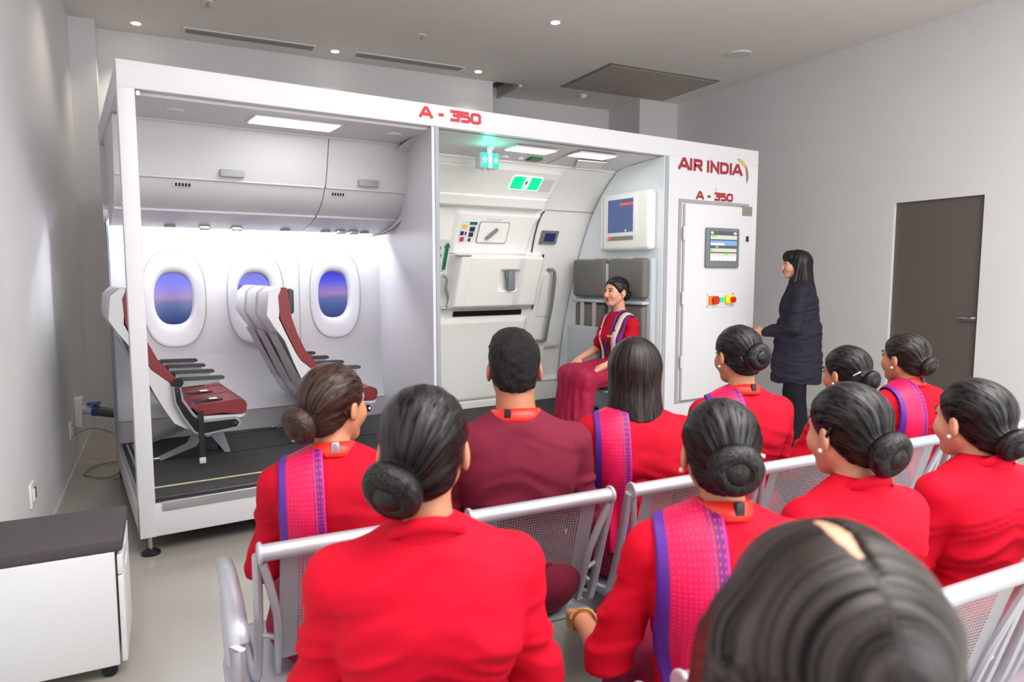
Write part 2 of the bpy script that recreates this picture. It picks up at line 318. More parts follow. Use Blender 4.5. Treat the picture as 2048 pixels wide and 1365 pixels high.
struct('wall_near', rbox(MB(), AL, AR, BN-.1, BN, 0, HC), 'wall')
DB0, DB1, DZ = -.365, .44, 2.095
wr = MB(); rbox(wr, AR, AR+.12, BN, DB0, 0, HC); rbox(wr, AR, AR+.12, DB1, 6.4, 0, HC); rbox(wr, AR, AR+.12, DB0, DB1, DZ, HC)
struct('wall_right', wr, 'wall')
dr = struct('door_1', rbox(MB(), AR+.035, AR+.075, DB0, DB1, 0, DZ), 'door')
lv = MB(); rbox(lv, AR+.02, AR+.035, DB0+.02, DB0+.13, 1.03, 1.075); struct('handle_plate', lv, 'steel', dr)
lv = MB(); p = [RM(AR+.03, DB0+.05, 1.06), RM(AR-.02, DB0+.05, 1.06), RM(AR-.025, DB0+.14, 1.06)]; lv.tube(p, .009, 8); struct('handle_lever', lv, 'steel', dr)
struct('baseboard_right', rbox(MB(), AR-.012, AR, DB1+.02, 3.5, 0, .07), 'wall')
struct('baseboard_left', rbox(MB(), AL, AL+.004, -5, 3.4, 0, .03), 'wall')
# ceiling bulkhead over the recess
struct('trim_3', rbox(MB(), 3.68, 5.69, 4.25, 6.0, 3.12, HC), 'wall')
# access hatch
h = empty('ceiling_hatch', RM(5.24, 2.98, HC), RR, 'large square access hatch with dark edge set in the ceiling', 'hatch')
MB().box(-.72, .72, -.48, .48, -.012, 0).build('hatch_panel', 'plate_hatch', h)
fr = MB(); fr.box(-.76, .76, -.52, -.48, -.006, 0).box(-.76, .76, .48, .52, -.006, 0).box(-.76, -.72, -.48, .48, -.006, 0).box(.72, .76, -.48, .48, -.006, 0); fr.build('hatch_frame', 'plate_grey', h)
h2 = empty('ceiling_opening', RM(3.86, 3.95, HC), RR, 'open duct slot in the ceiling beyond the end of the back wall', 'vent')
pocket(-.14, .14, -.29, .29, .5).build('duct_box', 'trim_grey', h2); MB().box(.14, .18, -.32, .32, -.03, 0).build('slot_frame', 'wall', h2)
def downlight(a, b, label, power=11, seen=True):
    d = empty('downlight', RM(a, b, HC), RR, label, 'light', 'recessed ceiling downlights')
    MB().tube([(0, 0, 0), (0, 0, -.006)], .05, 24).build('trim_ring', 'plastic_white', d)
    MB().tube([(0, 0, -.006), (0, 0, -.009)], .036, 24).build('lens', 'downlight_glow', d)
    l = bpy.data.lights.new('downlight_beam', 'SPOT'); l.energy = power; l.color = (1, .89, .78); l.spot_size = math.radians(105); l.spot_blend = .7; l.shadow_soft_size = .04
    o = bpy.data.objects.new('downlight_beam' if seen else 'downlight_beam_offscreen', l); COL.objects.link(o); o.parent = d; o.location = (0, 0, -.03)
downlight(.05, 3.36, 'glowing downlight beside the white corner column', 18); downlight(1.80, 3.36, 'glowing downlight between the two slot air vents', 18)
downlight(3.36, 3.36, 'glowing downlight at the end of the slot vents by the duct slot'); downlight(3.36, 1.68, 'lone glowing downlight in the open ceiling near the hatch')
downlight(0.05, 1.68, 'round recessed downlight by the left wall above the trainer', 16, False)
for a0, a1, lab in ((.445, 1.586, 'linear slot air vent above the cabin windows nearer the corner column'), (2.008, 3.152, 'linear slot air vent nearer the duct slot')):
    v = empty('air_vent', RM((a0+a1)/2, 3.365, HC), RR, lab, 'vent', 'slot air vents in the ceiling'); L2 = (a1-a0)/2
    pocket(-L2, L2, -.07, .07, .35).build('plenum_box', 'trim_grey', v)
    fr = MB(); fr.box(-L2-.02, L2+.02, -.09, -.07, -.01, 0).box(-L2-.02, L2+.02, .07, .09, -.01, 0).box(-L2-.02, -L2, -.07, .07, -.01, 0).box(L2, L2+.02, -.07, .07, -.01, 0); fr.build('vent_frame', 'ceiling', v)
    for yy in (-.035, 0, .035): MB().box(-L2, L2, yy-.006, yy+.006, -.012, -.004).build('slat', 'trim_grey', v)
for a, b, lab in ((.588, 2.541, 'small chrome sprinkler head near the corner column'), (2.417, 2.526, 'small chrome sprinkler head above the middle of the trainer')):
    s = empty('sprinkler', RM(a, b, HC), RR, lab, 'sprinkler', 'ceiling sprinklers')
    MB().tube([(0, 0, 0), (0, 0, -.008)], .045, 16).build('rosette', 'plastic_white', s); MB().tube([(0, 0, -.008), (0, 0, -.05)], .012, 10).build('stem', 'steel', s); MB().tube([(0, 0, -.05), (0, 0, -.055)], .03, 12).build('deflector', 'steel', s)
s = empty('ceiling_speaker', RM(5.463, 1.619, HC), RR, 'round flat white speaker disc in the ceiling by the right wall', 'speaker')
MB().tube([(0, 0, 0), (0, 0, -.012)], .12, 32).build('rim', 'plastic_white', s); MB().tube([(0, 0, -.012), (0, 0, -.015)], .105, 32).build('grille', 'offwhite_ceiling', s)
s = empty('smoke_detector', RM(4.939, 3.715, HC), RR, 'small white smoke detector in the recess beyond the hatch', 'detector')
MB().tube([(0, 0, 0), (0, 0, -.02)], .05, 20).build('base', 'plastic_white', s); MB().tube([(0, 0, -.02), (0, 0, -.045)], [.04, .025], 20).build('chamber', 'plastic_white', s)
# sockets, plug and cable on the left wall
def socket(b, z, label):
    s = empty('wall_socket', RM(AL, b, z), RR, label, 'socket', 'white sockets on the left wall')
    MB().rbox(0, .012, -.06, .06, -.06, .06, .004).build('plate', 'plastic_white', s); MB().rbox(.012, .02, -.03, .0, -.03, .03, .003).build('rocker', 'plastic_white', s); MB().rbox(.012, .018, .012, .045, -.028, .028, .003).build('outlet', 'seam', s)
socket(.22, .345, 'white wall socket low on the wall above the grey bench cushion'); socket(1.904, .327, 'white wall socket next to the blue industrial plug')
ip = empty('industrial_plug', RM(AL, 2.3, .40), RR, 'blue and grey industrial plug in its wall socket', 'plug')
MB().rbox(0, .05, -.07, .07, -.12, .1, .006).build('socket_box', 'plastic_white', ip)
MB().tube([(.05, 0, 0), (.12, -.02, -.005)], .034, 16).build('socket_collar', 'lens_grey', ip); MB().tube([(.12, -.02, -.005), (.15, -.03, -.01)], .042, 16).build('blue_ring', 'plug_blue', ip)
MB().tube([(.15, -.03, -.01), (.25, -.06, -.03), (.29, -.07, -.04)], [.038, .036, .028], 16).build('plug_body', 'plug_grey', ip); MB().rbox(.08, .17, -.05, .03, .04, .055, .004).build('hinged_lid', 'plug_blue', ip)
cb = MB(); cb.tube(smoothpath([RM(AL+.29, 2.23, .36), RM(AL+.34, 2.2, .3), RM(AL+.36, 2.15, .15), RM(AL+.4, 2.1, .03), RM(AL+.45, 2.0, .012)]), .009, 8)
tag(cb.build('power_cable', 'cable_dark'), 'dark grey power cable hanging from the blue plug', 'cable')
cb = MB(); cb.tube(smoothpath([RM(AL+.02, 1.95, .29), RM(AL+.15, 2.05, .3), RM(AL+.32, 2.05, .2), RM(AL+.36, 1.9, .06), RM(AL+.25, 1.7, .012), RM(AL+.08, 1.85, .012), RM(AL+.15, 2.1, .012), RM(AL+.42, 2.15, .012)], 8), .006, 8)
tag(cb.build('data_cable', 'cable'), 'thin pale cable looped on the floor beside the trainer', 'cable')
# white pedestal with grey cushion
pd = empty('pedestal_cabinet', RM(-.245, -.94, 0), RR, 'white mobile pedestal cabinet with a dark grey seat cushion by the left wall', 'cabinet')
MB().rbox(-.222, .205, -.198, .198, .05, .466, .004).build('body', 'pedestal', pd)
MB().rbox(-.226, .232, -.2, .2, .467, .512, .008).build('cushion', 'cushion', pd)
for z0, z1 in ((.382, .452), (.06, .376)):
    dw = MB().rbox(.212, .23, -.196, .196, z0, z1, .003).build('drawer', 'pedestal', pd)
    MB().rbox(.228, .233, -.06, .06, z1-.012, z1-.004, .002).build('finger_pull', 'pedestal', dw)
for x in (-.19, .17):
    for y in (-.16, .16): c = MB(); c.cyl((x, y, .026), 'y', .026, .022, 16); c.build('caster', 'rubber', pd)
# ------------------------------------------------------------------ the cabin trainer (world axes)
W, H, ZD, D = 4.65, 2.45, .2835, 1.78
T = empty('cabin_trainer', (0, 0, 0), 0, 'white open-fronted aircraft cabin trainer with A - 350 lettering', 'trainer')
def part(name, mb, mat, parent=T, **k): return mb.build(name, mat, parent, **k)
part('front_post', MB().rbox(0, .076, 0, .08, .105, 2.325, .004), 'white')
part('top_beam', MB().rbox(0, W, -.002, .06, 2.32, H, .004), 'white')
part('side_beam', MB().rbox(.002, .05, .06, D, 2.32, H-.002, .004), 'white')
part('roof', MB().box(.05, W-.005, .06, D, 2.425, 2.445), 'white')
part('front_skirt', MB().rbox(.0, W, .001, .05, .105, .272, .006), 'white')
part('side_skirt', MB().rbox(.002, .02, .05, D, .105, .27, .004), 'white')
part('rear_panel', MB().box(0, W, D, D+.02, .11, H-.01), 'white')
dk = part('deck', MB().box(.02, W-.03, .03, D, .2, ZD), 'carpet')
part('deck_edge', MB().box(.004, .02, .05, D, .262, ZD), 'alu', dk)
for x in (.045, .075): part('edge_strip', MB().box(x, x+.014, .1, 1.45, ZD, ZD+.004), 'alu', dk)
part('front_track', MB().box(.08, 1.64, .032, .045, ZD, ZD+.006), 'track', dk); part('front_track', MB().box(.08, 1.64, .055, .066, ZD, ZD+.004), 'alu', dk)
part('sill', MB().rbox(.107, 1.66, -.008, .002, .236, .284, .003), 'alu')
part('floor_path_strip', MB().box(.09, 1.66, .265, .283, ZD, ZD+.003), 'glow_strip', dk)
for y in (.86, 1.40): part('seat_track', MB().box(.09, 1.7, y, y+.03, ZD, ZD+.005), 'track', dk)
for x in (.05, 1.6, 3.15, 4.58):
    f = MB().tube([(x, .06, 0), (x, .06, .012), (x, .06, .03)], [.045, .045, .02], 20).build('levelling_foot', 'rubber', T); MB().tube([(x, .06, .03), (x, .06, .115)], .011, 10).build('foot_rod', 'steel', f)
for x in (.05, 2.3, 4.58): MB().tube([(x, 1.7, 0), (x, 1.7, .115)], .04, 14).build('levelling_foot', 'rubber', T)
part('hook_bracket', MB().rbox(.078, .1, .01, .03, 2.29, 2.318, .004), 'steel')
# cabin sidewall with three windows
XJ, XE = 1.285, 1.955; YW = 1.60
prof = [(1.505, ZD), (1.505, .43), (1.512, .438), (1.53, .48), (1.555, .55), (1.575, .62), (1.589, .70), (1.597, .78), (YW, .85)]
proftop = [(YW, 1.66), (1.585, 1.70), (1.56, 1.74), (1.53, 1.80)]
wins = [(.405, 1.262), (.962, 1.262), (1.572, 1.275)]
for k, (x0, x1) in enumerate(((.012, XJ-.003), (XJ+.003, XE))):
    mb = MB()
    for pr_ in (prof, proftop): mb.grid([[(x1, y, z) for y, z in pr_], [(x0, y, z) for y, z in pr_]])
    bm = bmesh.new(); es = []
    def loop(pts):
        vs = [bm.verts.new((x, YW, z)) for x, z in pts]
        for i in range(len(vs)): es.append(bm.edges.new((vs[i], vs[(i+1) % len(vs)])))
    loop([(x0, .85), (x1, .85), (x1, 1.66), (x0, 1.66)])
    for cx, cz in wins:
        if x0 < cx < x1: loop([(cx+a, cz+b) for a, b in oval(.205, .345)])
    bmesh.ops.triangle_fill(bm, use_beauty=True, edges=es, normal=(0, -1, 0)); bm.verts.index_update()
    mb.add([v.co[:] for v in bm.verts], [[v.index for v in f.verts] for f in bm.faces]); bm.free()
    sw = mb.build('sidewall_panel', 'cabin_white', T, smooth=30)
    for cx, cz in wins:
        if not x0 < cx < x1: continue
        rings = [(.205, .345, 0.), (.204, .344, -.002), (.199, .338, -.0025), (.185, .32, .0), (.155, .245, .010), (.138, .205, .017), (.131, .194, .026), (.127, .188, .04), (.124, .184, .07)]
        rows = [[(cx+a, YW+dy, cz+b+(-.004 if i > 3 else 0)) for a, b in oval(rw, rh)+[oval(rw, rh)[0]]] for i, (rw, rh, dy) in enumerate(rings)]
        wf = MB().grid(rows).build('window_reveal', 'cabin_white', T, smooth=60)
        part('bezel_line', MB().tube([(cx+a, YW-.004, cz+b) for a, b in oval(.207, .347, n=64)+[oval(.207, .347, n=64)[0]]], .0022, 6), 'soft_seam', wf)
        d = MB().add([(cx+a, YW+.068, cz-.004+b) for a, b in oval(.13, .19)], [tuple(range(48))]).build('window_view', 'sea_view', T, smooth=None, loc=(cx, YW+.068, cz))
part('panel_joint', MB().tube([(XJ, y-.001, z) for y, z in prof[1:]+proftop], .0035, 6), 'soft_seam')
part('dado_line', MB().box(.012, XE, 1.503, 1.508, .428, .433), 'soft_seam')
part('sidewall_edge', MB().box(0, .011, 1.47, YW+.04, ZD, 1.78), 'edge_grey')
# overhead bins
bp = [(.585, 2.305), (.60, 2.27), (.635, 2.14), (.672, 2.03), (.685, 2.005), (.70, 1.995), (.712, 1.975), (.75, 1.925), (.82, 1.868), (.90, 1.835), (.915, 1.818), (1.05, 1.778), (1.22, 1.752), (1.38, 1.748)]
def binmesh(x0, x1, pr_):
    mb = MB(); n = len(pr_); mb.grid([[(x1, y, z) for y, z in pr_], [(x0, y, z) for y, z in pr_]])
    poly = pr_+[(1.40, 2.305)]
    for x in (x0, x1): mb.add([(x, y, z) for y, z in poly], [tuple(range(len(poly)))])
    return mb
for k, (x0, x1, lx, tx, t) in enumerate(((.012, 1.212, .635, .315, '2'), (1.218, 1.80, 1.5, 1.255, '1'))):
    b = binmesh(x0, x1, bp).build('overhead_bin', 'cabin_white', T, smooth=25)
    part('latch', MB().rbox(lx-.07, lx+.07, .645, .672, 2.018, 2.062, .006), 'trim_grey', b)
    part('door_lip', MB().tube([(x0+.004, .688, 1.999), (x1-.004, .688, 1.999)], .006, 8), 'white_gloss', b)
    part('lower_lip', MB().tube([(x0+.004, .906, 1.825), (x1-.004, .906, 1.825)], .007, 8), 'white_gloss', b)
    lab = part('row_label', MB().add([(tx, .722, 1.95), (tx+.1, .722, 1.95), (tx+.1, .708, 1.975), (tx, .708, 1.975)], [(0, 1, 2, 3)]), 'lens_grey', b)
    for i in range(5): q = tx+.01+i*.018; part('label_mark', MB().add([(q, .719, 1.953), (q+.012, .719, 1.953), (q+.012, .708, 1.971), (q, .708, 1.971)], [(0, 1, 2, 3)]), 'ink', b)
    for xx, r in ((x0+.28*(x1-x0), .035), (x1-.12, .035)): part('reading_light', MB().tube([(xx, 1.22, 1.756), (xx, 1.22, 1.742)], r, 18), 'trim_grey', b)
    for xx in (x0+.45*(x1-x0), x0+.62*(x1-x0)): part('air_nozzle', MB().rbox(xx-.035, xx+.035, 1.16, 1.25, 1.728, 1.76, .008), 'chrome', b)
cp = [(y-.085-.02*min(1, i/6), z-.012) for i, (y, z) in enumerate(bp)]; cp[-1] = (1.46, 1.735)
part('bin_end_trim', binmesh(1.803, 1.865, [(y+.03, z) for y, z in cp]), 'cabin_white')
part('bin_end_trim_seam', MB().tube([(1.805, y+.028, z) for y, z in cp], .003, 6), 'seam')
part('lamp_cove', MB().box(.02, XE-.02, 1.43, 1.50, 1.80, 1.812), 'white')
led = part('led_strip', MB().box(.03, XE-.03, 1.45, 1.475, 1.788, 1.80), 'led_strip')
# cabin ceiling
part('cabin_ceiling', MB().box(.05, 1.69, .06, .66, 2.305, 2.32), 'offwhite_ceiling')
part('ceiling_bead', MB().tube([(.05, .578, 2.3), (1.8, .578, 2.3)], .007, 8), 'white_gloss')
cl = part('ceiling_lamp', MB().rbox(.665, 1.165, .17, .40, 2.298, 2.306, .003), 'white'); part('lamp_diffuser', MB().box(.68, 1.15, .185, .385, 2.295, 2.299), 'lamp_panel', cl)
for x, y in ((.285, .3), (1.52, .27)): part('speaker_disc', MB().tube([(x, y, 2.306), (x, y, 2.295)], [.05, .042], 24), 'cabin_white')
# splayed partition between cabin and door area
pt = [(1.648, .002), (1.692, .002), (1.99, 1.6), (1.95, 1.6)]
part('partition', MB().prism(pt, 'z', ZD, 2.318), 'cabin_white')
part('partition_edge', MB().rbox(1.668, 1.694, -.006, .03, ZD, 2.319, .002), 'edge_grey')
part('kick_plate', MB().add([(1.90, 1.0, ZD), (1.955, 1.5, ZD), (1.955, 1.5, .43), (1.90, 1.0, .43)], [(0, 1, 2, 3)]), 'white')
# ---------------------------------------------------------------- door area
FZ = np.array([.238, .548, .926, 1.294, 1.647, 1.912, 2.058, 2.172, 2.26]); FY = np.array([1.351, 1.323, 1.257, 1.149, 1.009, .875, .764, .663, .547])
cs = np.polyfit(FZ, FY, 5)
def F(z): return float(np.polyval(cs, np.clip(z, .2, 2.27)))
def ss(a, b, x): t = np.clip((x-a)/(b-a), 0, 1); return t*t*(3-2*t)
def hfield(x0, x1, z0, z1, nx, nz, off):
    left = x0 is None
    rows = []
    for i in range(nz+1):
        z = z0+(z1-z0)*i/nz
        if left: x0 = 1.668+.1875*F(z)
        rows.append([(x0+(x1-x0)*j/nx, F(z)-off(x0+(x1-x0)*j/nx, z), z) for j in range(nx+1)])
    return MB().grid(rows)
def niche(x, z):
    return -.05*ss(3.40, 3.42, x)*ss(3.56, 3.545, x)*ss(.46, .50, z)*ss(.78, .75, z)
part('fuselage_lining', hfield(None, 3.58, ZD, 2.262, 120, 130, niche), 'offwhite', smooth=60)
def ribbon(pts, wd=.004, off=.003):   # a seam drawn along the lining in (x, z)
    return MB().tube([(x, F(z)-off, z) for x, z in pts], wd, 6)
part('lining_seam', ribbon([(3.08+.5*i/10, 1.957) for i in range(11)]), 'soft_seam'); part('lining_seam', ribbon([(3.2, .46), (3.57, .458)], .003), 'soft_seam')
def edge(x, z, x0, x1, z0, z1, r): return ss(x0, x0+r, x)*ss(x1, x1-r, x)*ss(z0, z0+r, z)*ss(z1, z1-r, z)
def lint(x, z):
    e = edge(x, z, 1.70, 3.10, 1.955, 2.235, .03) * (1 if x < 2.9 else ss(0, .04, 3.09-.0-x-max(0, (2.06-z))*.35))
    groove = .006*(ss(.006, 0, abs(z-2.03)))
    return -.02+.075*e-groove*e
part('lintel_cover', hfield(None, 3.11, 1.94, 2.24, 110, 50, lint), 'offwhite', smooth=50)
part('lintel_shelf', hfield(None, 3.03, 1.93, 2.035, 60, 20, lambda x, z: -.02+.10*edge(x, z, 1.6, 3.03, 1.932, 2.033, .02)), 'offwhite', smooth=50)
def plate(x0, x1, z0, z1, off, r=.01, th=.012, tilt=None):   # rounded plate lying on the lining
    pts = rrect(x0, x1, z0, z1, r); mb = MB(); n = len(pts)
    zc = (z0+z1)/2; s_ = (F(zc+.02)-F(zc-.02))/.04
    f = lambda z: F(zc)+s_*(z-zc)
    mb.add([(x, f(z)-off, z) for x, z in pts]+[(x, f(z)-off-th, z) for x, z in pts], [tuple(range(n, 2*n))]+[(i, (i+1) % n, n+(i+1) % n, n+i) for i in range(n)]); return mb
part('service_flap', plate(2.0, 2.14, 2.075, 2.15, .052, .006, .006), 'offwhite')
ex = part('exit_lamp', plate(2.625, 2.895, 2.078, 2.172, .05, .014, .016), 'exit_white'); part('green_face', plate(2.632, 2.888, 2.084, 2.166, .06, .012, .008), 'exit_green', ex)
part('exit_icon', plate(2.737, 2.79, 2.088, 2.162, .066, .006, .003), 'exit_white', ex); part('icon_figure', plate(2.752, 2.768, 2.115, 2.14, .068, .004, .002), 'dark_green', ex)
part('lamp_lens', plate(2.91, 3.01, 2.082, 2.162, .05, .008, .012), 'lens_grey')
part('left_jamb', hfield(None, 2.25, .32, 1.93, 12, 60, lambda x, z: .012*ss(2.25, 2.22, x)), 'offwhite', smooth=50)
# lettered placard with arrow
pc = part('arrow_placard', plate(2.10, 2.285, 1.46, 1.70, .012, .006, .004), 'lens_grey')
part('arrow', MB().add([(x, F(z)-.024, z) for x, z in ((2.235, 1.64), (2.262, 1.68), (2.29, 1.64), (2.276, 1.64), (2.276, 1.47), (2.249, 1.47), (2.249, 1.64))], [tuple(range(7))]), 'dark_green', pc)
for c, z in (('T', 1.625), ('N', 1.57)): m_ = letters(c, 2.185, 2.225, z, z+.038, F(z)-.022, .2)[0]; part('placard_letter', m_, 'dark_green', pc)
part('hinge_arm', MB().tube(smoothpath([(2.25, F(1.43)-.05, 1.43), (2.285, F(1.40)-.06, 1.40), (2.287, F(1.33)-.06, 1.33), (2.325, F(1.24)-.06, 1.24), (2.325, F(1.17)-.05, 1.17), (2.28, F(1.16)-.05, 1.16)], 5), .014, 10), 'alu')
# lcd, grab handle on the lining
lc = part('indicator_panel', plate(3.12, 3.285, 1.686, 1.796, .004, .006, .02), 'bezel'); part('indicator_display', plate(3.15, 3.258, 1.708, 1.775, .024, .003, .003), 'screen_navy', lc)
for x in (3.128, 3.277):
    for z in (1.694, 1.788): part('screw', plate(x-.004, x+.004, z-.004, z+.004, .024, .003, .003), 'seam', lc)
part('handle_recess', plate(3.25, 3.41, 1.06, 1.44, .002, .03, .012), 'offwhite')
part('grab_handle', MB().tube(smoothpath([(3.28, F(1.46)-.01, 1.475), (3.315, F(1.45)-.055, 1.465), (3.33, F(1.38)-.07, 1.38), (3.355, F(1.15)-.07, 1.15), (3.352, F(1.0)-.07, 1.0), (3.352, F(.86)-.065, .86), (3.345, F(.845)-.05, .843), (3.29, F(.84)-.01, .84)], 5), .017, 10, flat=.8), 'grab_grey')
# the door in the lining
CD = empty('cabin_door', (2.65, 1.3, ZD), 0, 'cream aircraft cabin door with bulging slide box and grey handle', 'door')
def dpart(name, mb, mat, parent=CD, **k): return mb.build(name, mat, parent, loc=None, **k)
def shift(mb): mb.v = [(x-2.65, y-1.3, z-ZD) for x, y, z in mb.v]; return mb
def dp(name, mb, mat, parent=CD, **k): return shift(mb).build(name, mat, parent, **k)
dp('upper_panel', hfield(2.28, 3.08, 1.6, 1.935, 60, 40, lambda x, z: .028*edge(x, z, 2.28+.02*(1.93-z), 3.075-.05*(ss(1.93, 1.8, z)), 1.55, 1.925, .03)), 'offwhite', smooth=50)
dp('door_seam', MB().tube([(x, F(z)-.012, z) for x, z in ((3.078, 1.945), (3.06, 1.92), (3.052, 1.85), (3.055, 1.75), (3.068, 1.618))], .006, 6), 'seam')
pl_ = dp('instruction_placard', plate(2.335, 2.478, 1.68, 1.842, .028, .002, .003), 'placard')
for x, z, w_, h_, m_ in ((2.41, 1.815, .066, .022, 'dark_green'), (2.352, 1.785, .034, .03, 'hazard'), (2.42, 1.765, .045, .035, 'ink'), (2.345, 1.735, .03, .03, 'ink'), (2.385, 1.737, .014, .024, 'ink'), (2.42, 1.725, .04, .034, 'ink'), (2.35, 1.688, .036, .034, 'pink_red'), (2.425, 1.69, .02, .026, 'ink')): dp('placard_icon', plate(x, x+w_, z, z+h_, .0315, .002, .001), m_, pl_)
rc_ = dp('viewer_frame', plate(2.495, 2.775, 1.678, 1.845, .026, .02, .01), 'trim_grey'); dp('viewer_pane', plate(2.503, 2.767, 1.686, 1.838, .034, .016, .004), 'offwhite', rc_)
dp('vent_lever', MB().tube([(2.575, F(1.71)-.055, 1.712), (2.66, F(1.78)-.055, 1.79)], .014, 8), 'grab_grey')
dp('viewer_sticker', plate(2.556, 2.688, 1.855, 1.868, .03, .001, .002), 'placard')
def bust(x, z):
    e = edge(x, z, 2.30, 3.19, 1.13, 1.612, .05); r = ss(2.86, 2.99, x)
    d = e*(.15-.05*r)
    d -= .055*ss(2.715, 2.735, x)*ss(2.925, 2.90, x)*ss(1.295, 1.32, z)*ss(1.475, 1.455, z)
    d -= .008*ss(.006, .0, abs(x-2.43))*ss(1.14, 1.18, z)*e
    return d
dp('slide_box', hfield(2.29, 3.2, 1.125, 1.615, 150, 90, bust), 'offwhite', smooth=50)
dp('box_gap', plate(2.30, 2.42, 1.572, 1.584, .10, .003, .052), 'trim_grey')
dp('door_handle', MB().rbox(2.80, 2.865, F(1.4)-.158, F(1.4)-.118, 1.302, 1.472, .008), 'bezel'); dp('handle_catch', MB().rbox(2.782, 2.80, F(1.4)-.15, F(1.4)-.13, 1.40, 1.472, .005), 'bezel')
dp('slide_box_edge', MB().tube([(3.19, F(z)-.02, z) for z in np.linspace(1.13, 1.6, 10)], .008, 6), 'seam')
dp('girt_gap', plate(2.42, 3.09, 1.085, 1.13, -.005, .004, .012), 'black')
dp('lower_panel', hfield(None, 3.17, .36, 1.075, 60, 50, lambda x, z: .035*edge(x, z, 1.5, 3.16, .34, 1.072, .035)), 'offwhite', smooth=50)
dp('base_trim', hfield(None, 3.17, ZD+.003, .355, 20, 8, lambda x, z: .04*edge(x, z, 1.5, 3.16, .2, .352, .01)), 'offwhite', smooth=50)
# door-area ceiling
yz = [(.06, 2.318), (.30, 2.30), (.45, 2.285), (.56, 2.262)]
part('entry_ceiling', MB().grid([[(x, y, z) for y, z in yz] for x in np.linspace(1.66, 3.6, 8)]), 'offwhite_ceiling')
for x0, x1, y0, y1 in ((2.37, 2.70, .17, .32), (2.88, 3.2, .12, .27)):
    c_ = part('ceiling_lamp', MB().box(x0-.012, x1+.012, y0-.012, y1+.012, 2.293, 2.305), 'white'); part('lamp_diffuser', MB().box(x0, x1, y0, y1, 2.29, 2.293), 'lamp_panel', c_)
part('ceiling_panel', MB().add([(x, y, 2.3182-.058*((y-.06)/.5)**1.15-.004) for x, y in ((3.02, .33), (3.28, .31), (3.40, .5), (3.14, .52))], [(0, 1, 2, 3)]), 'offwhite')
part('panel_rim', MB().tube([(x, y, 2.308-.058*((y-.06)/.5)**1.15) for x, y in ((3.02, .33), (3.28, .31), (3.40, .5), (3.14, .52), (3.02, .33))], .004, 6), 'offwhite')
part('ceiling_seam', MB().tube([(2.86, y, 2.3175-.058*((y-.06)/.5)**1.15-.002) for y in (.2, .3, .4, .5)], .003, 6), 'soft_seam')
part('ceiling_cornice', MB().tube([(1.78, .548, 2.262), (3.57, .548, 2.262)], .009, 8), 'offwhite')
for x, y, r in ((2.46, .5, .05), (2.6, .48, .03)): part('speaker_disc', MB().tube([(x, y, 2.29), (x, y, 2.268)], [r, r*.8], 20), 'cabin_white')
sg = part('ceiling_sign', MB().box(2.66, 2.76, .42, .5, 2.268, 2.285), 'dark_green')
# hanging exit sign
hs = empty('exit_sign', (2.235, .30, 2.30), 0, 'hanging green exit sign box with white arrows inside the trainer', 'sign')
MB().rbox(-.012, .03, -.01, .03, -.02, .005, .003).build('bracket', 'white', hs); MB().rbox(-.02, .02, .0, .02, -.05, 0, .004).build('stem', 'white', hs)
MB().rbox(-.095, .05, -.04, .04, -.152, -.05, .008).build('housing', 'white_gloss', hs)
MB().rbox(-.091, .046, -.044, -.04, -.147, -.055, .002).build('green_face', 'exit_green', hs)
MB().rbox(-.036, -.010, -.046, -.044, -.147, -.055, .001).build('exit_icon', 'exit_white', hs)
for cx in (-.066, .02):
    a = MB(); a.box(cx-.014, cx+.014, -.046, -.0445, -.105, -.09).box(cx-.006, cx+.006, -.046, -.0445, -.118, -.078); a.build('arrow', 'exit_white', hs)
for x in (-.05, -.005): MB().sphere((x, 0, -.155), .014, 12, 8).build('sign_lamp', 'lens_grey', hs)
l = bpy.data.lights.new('exit_sign_glow', 'POINT'); l.energy = .55; l.color = (.1, 1, .72); l.shadow_soft_size = .03; o = bpy.data.objects.new('exit_sign_glow', l); COL.objects.link(o); o.parent = hs; o.location = (-.045, -.07, -.085)
# bulkhead that carries the crew seat
bk = [(0.0, ZD), (1.36, ZD)]+[(F(z)+.02, z) for z in np.linspace(.35, 2.25, 30)]+[(.45, 2.285), (.0, 2.32)]
part('crew_bulkhead', MB().prism(bk, 'x', 3.58, 3.61), 'cool_white')
part('bulkhead_trim', MB().tube([(3.578, F(z)-.012, z) for z in np.linspace(.3, 2.25, 30)], .004, 6), 'soft_seam')
part('bulkhead_edge', MB().rbox(3.585, 3.622, -.008, .03, ZD, 2.32, .003), 'edge_grey')
# front panel right of the opening
part('front_panel', MB().box(3.62, W, 0, .04, .27, 2.322), 'white'); part('end_wall', MB().box(W-.03, W, .04, D, .11, H-.005), 'white')
for q in letters('A - 350', 1.575, 1.985, 2.362, 2.43, -.0025, .27): part('letter', q, 'red_letter', smooth=None)
for q in letters('AIR INDIA', 3.732, 4.44, 2.23, 2.322, -.003, .25): part('letter', q, 'maroon_letter', smooth=None)
for q in letters('A - 350', 3.93, 4.345, 2.016, 2.082, -.0005, .27): part('letter', q, 'maroon_letter', smooth=None)
part('emblem_upper', MB().add([(x, -.005, z) for x, z in ((4.375, 2.357), (4.41, 2.372), (4.46, 2.352), (4.505, 2.315), (4.49, 2.298), (4.43, 2.335), (4.395, 2.352))], [tuple(range(7))]), 'gold', smooth=None)
part('emblem_lower', MB().add([(x, -.005, z) for x, z in ((4.505, 2.315), (4.525, 2.26), (4.527, 2.22), (4.51, 2.17), (4.506, 2.215), (4.499, 2.26), (4.489, 2.298))], [tuple(range(7))]), 'gold_dark', smooth=None)
part('panel_hook', MB().tube([(4.145, -.002, 2.125), (4.15, -.006, 2.10), (4.13, -.006, 2.098)], .004, 6), 'white')
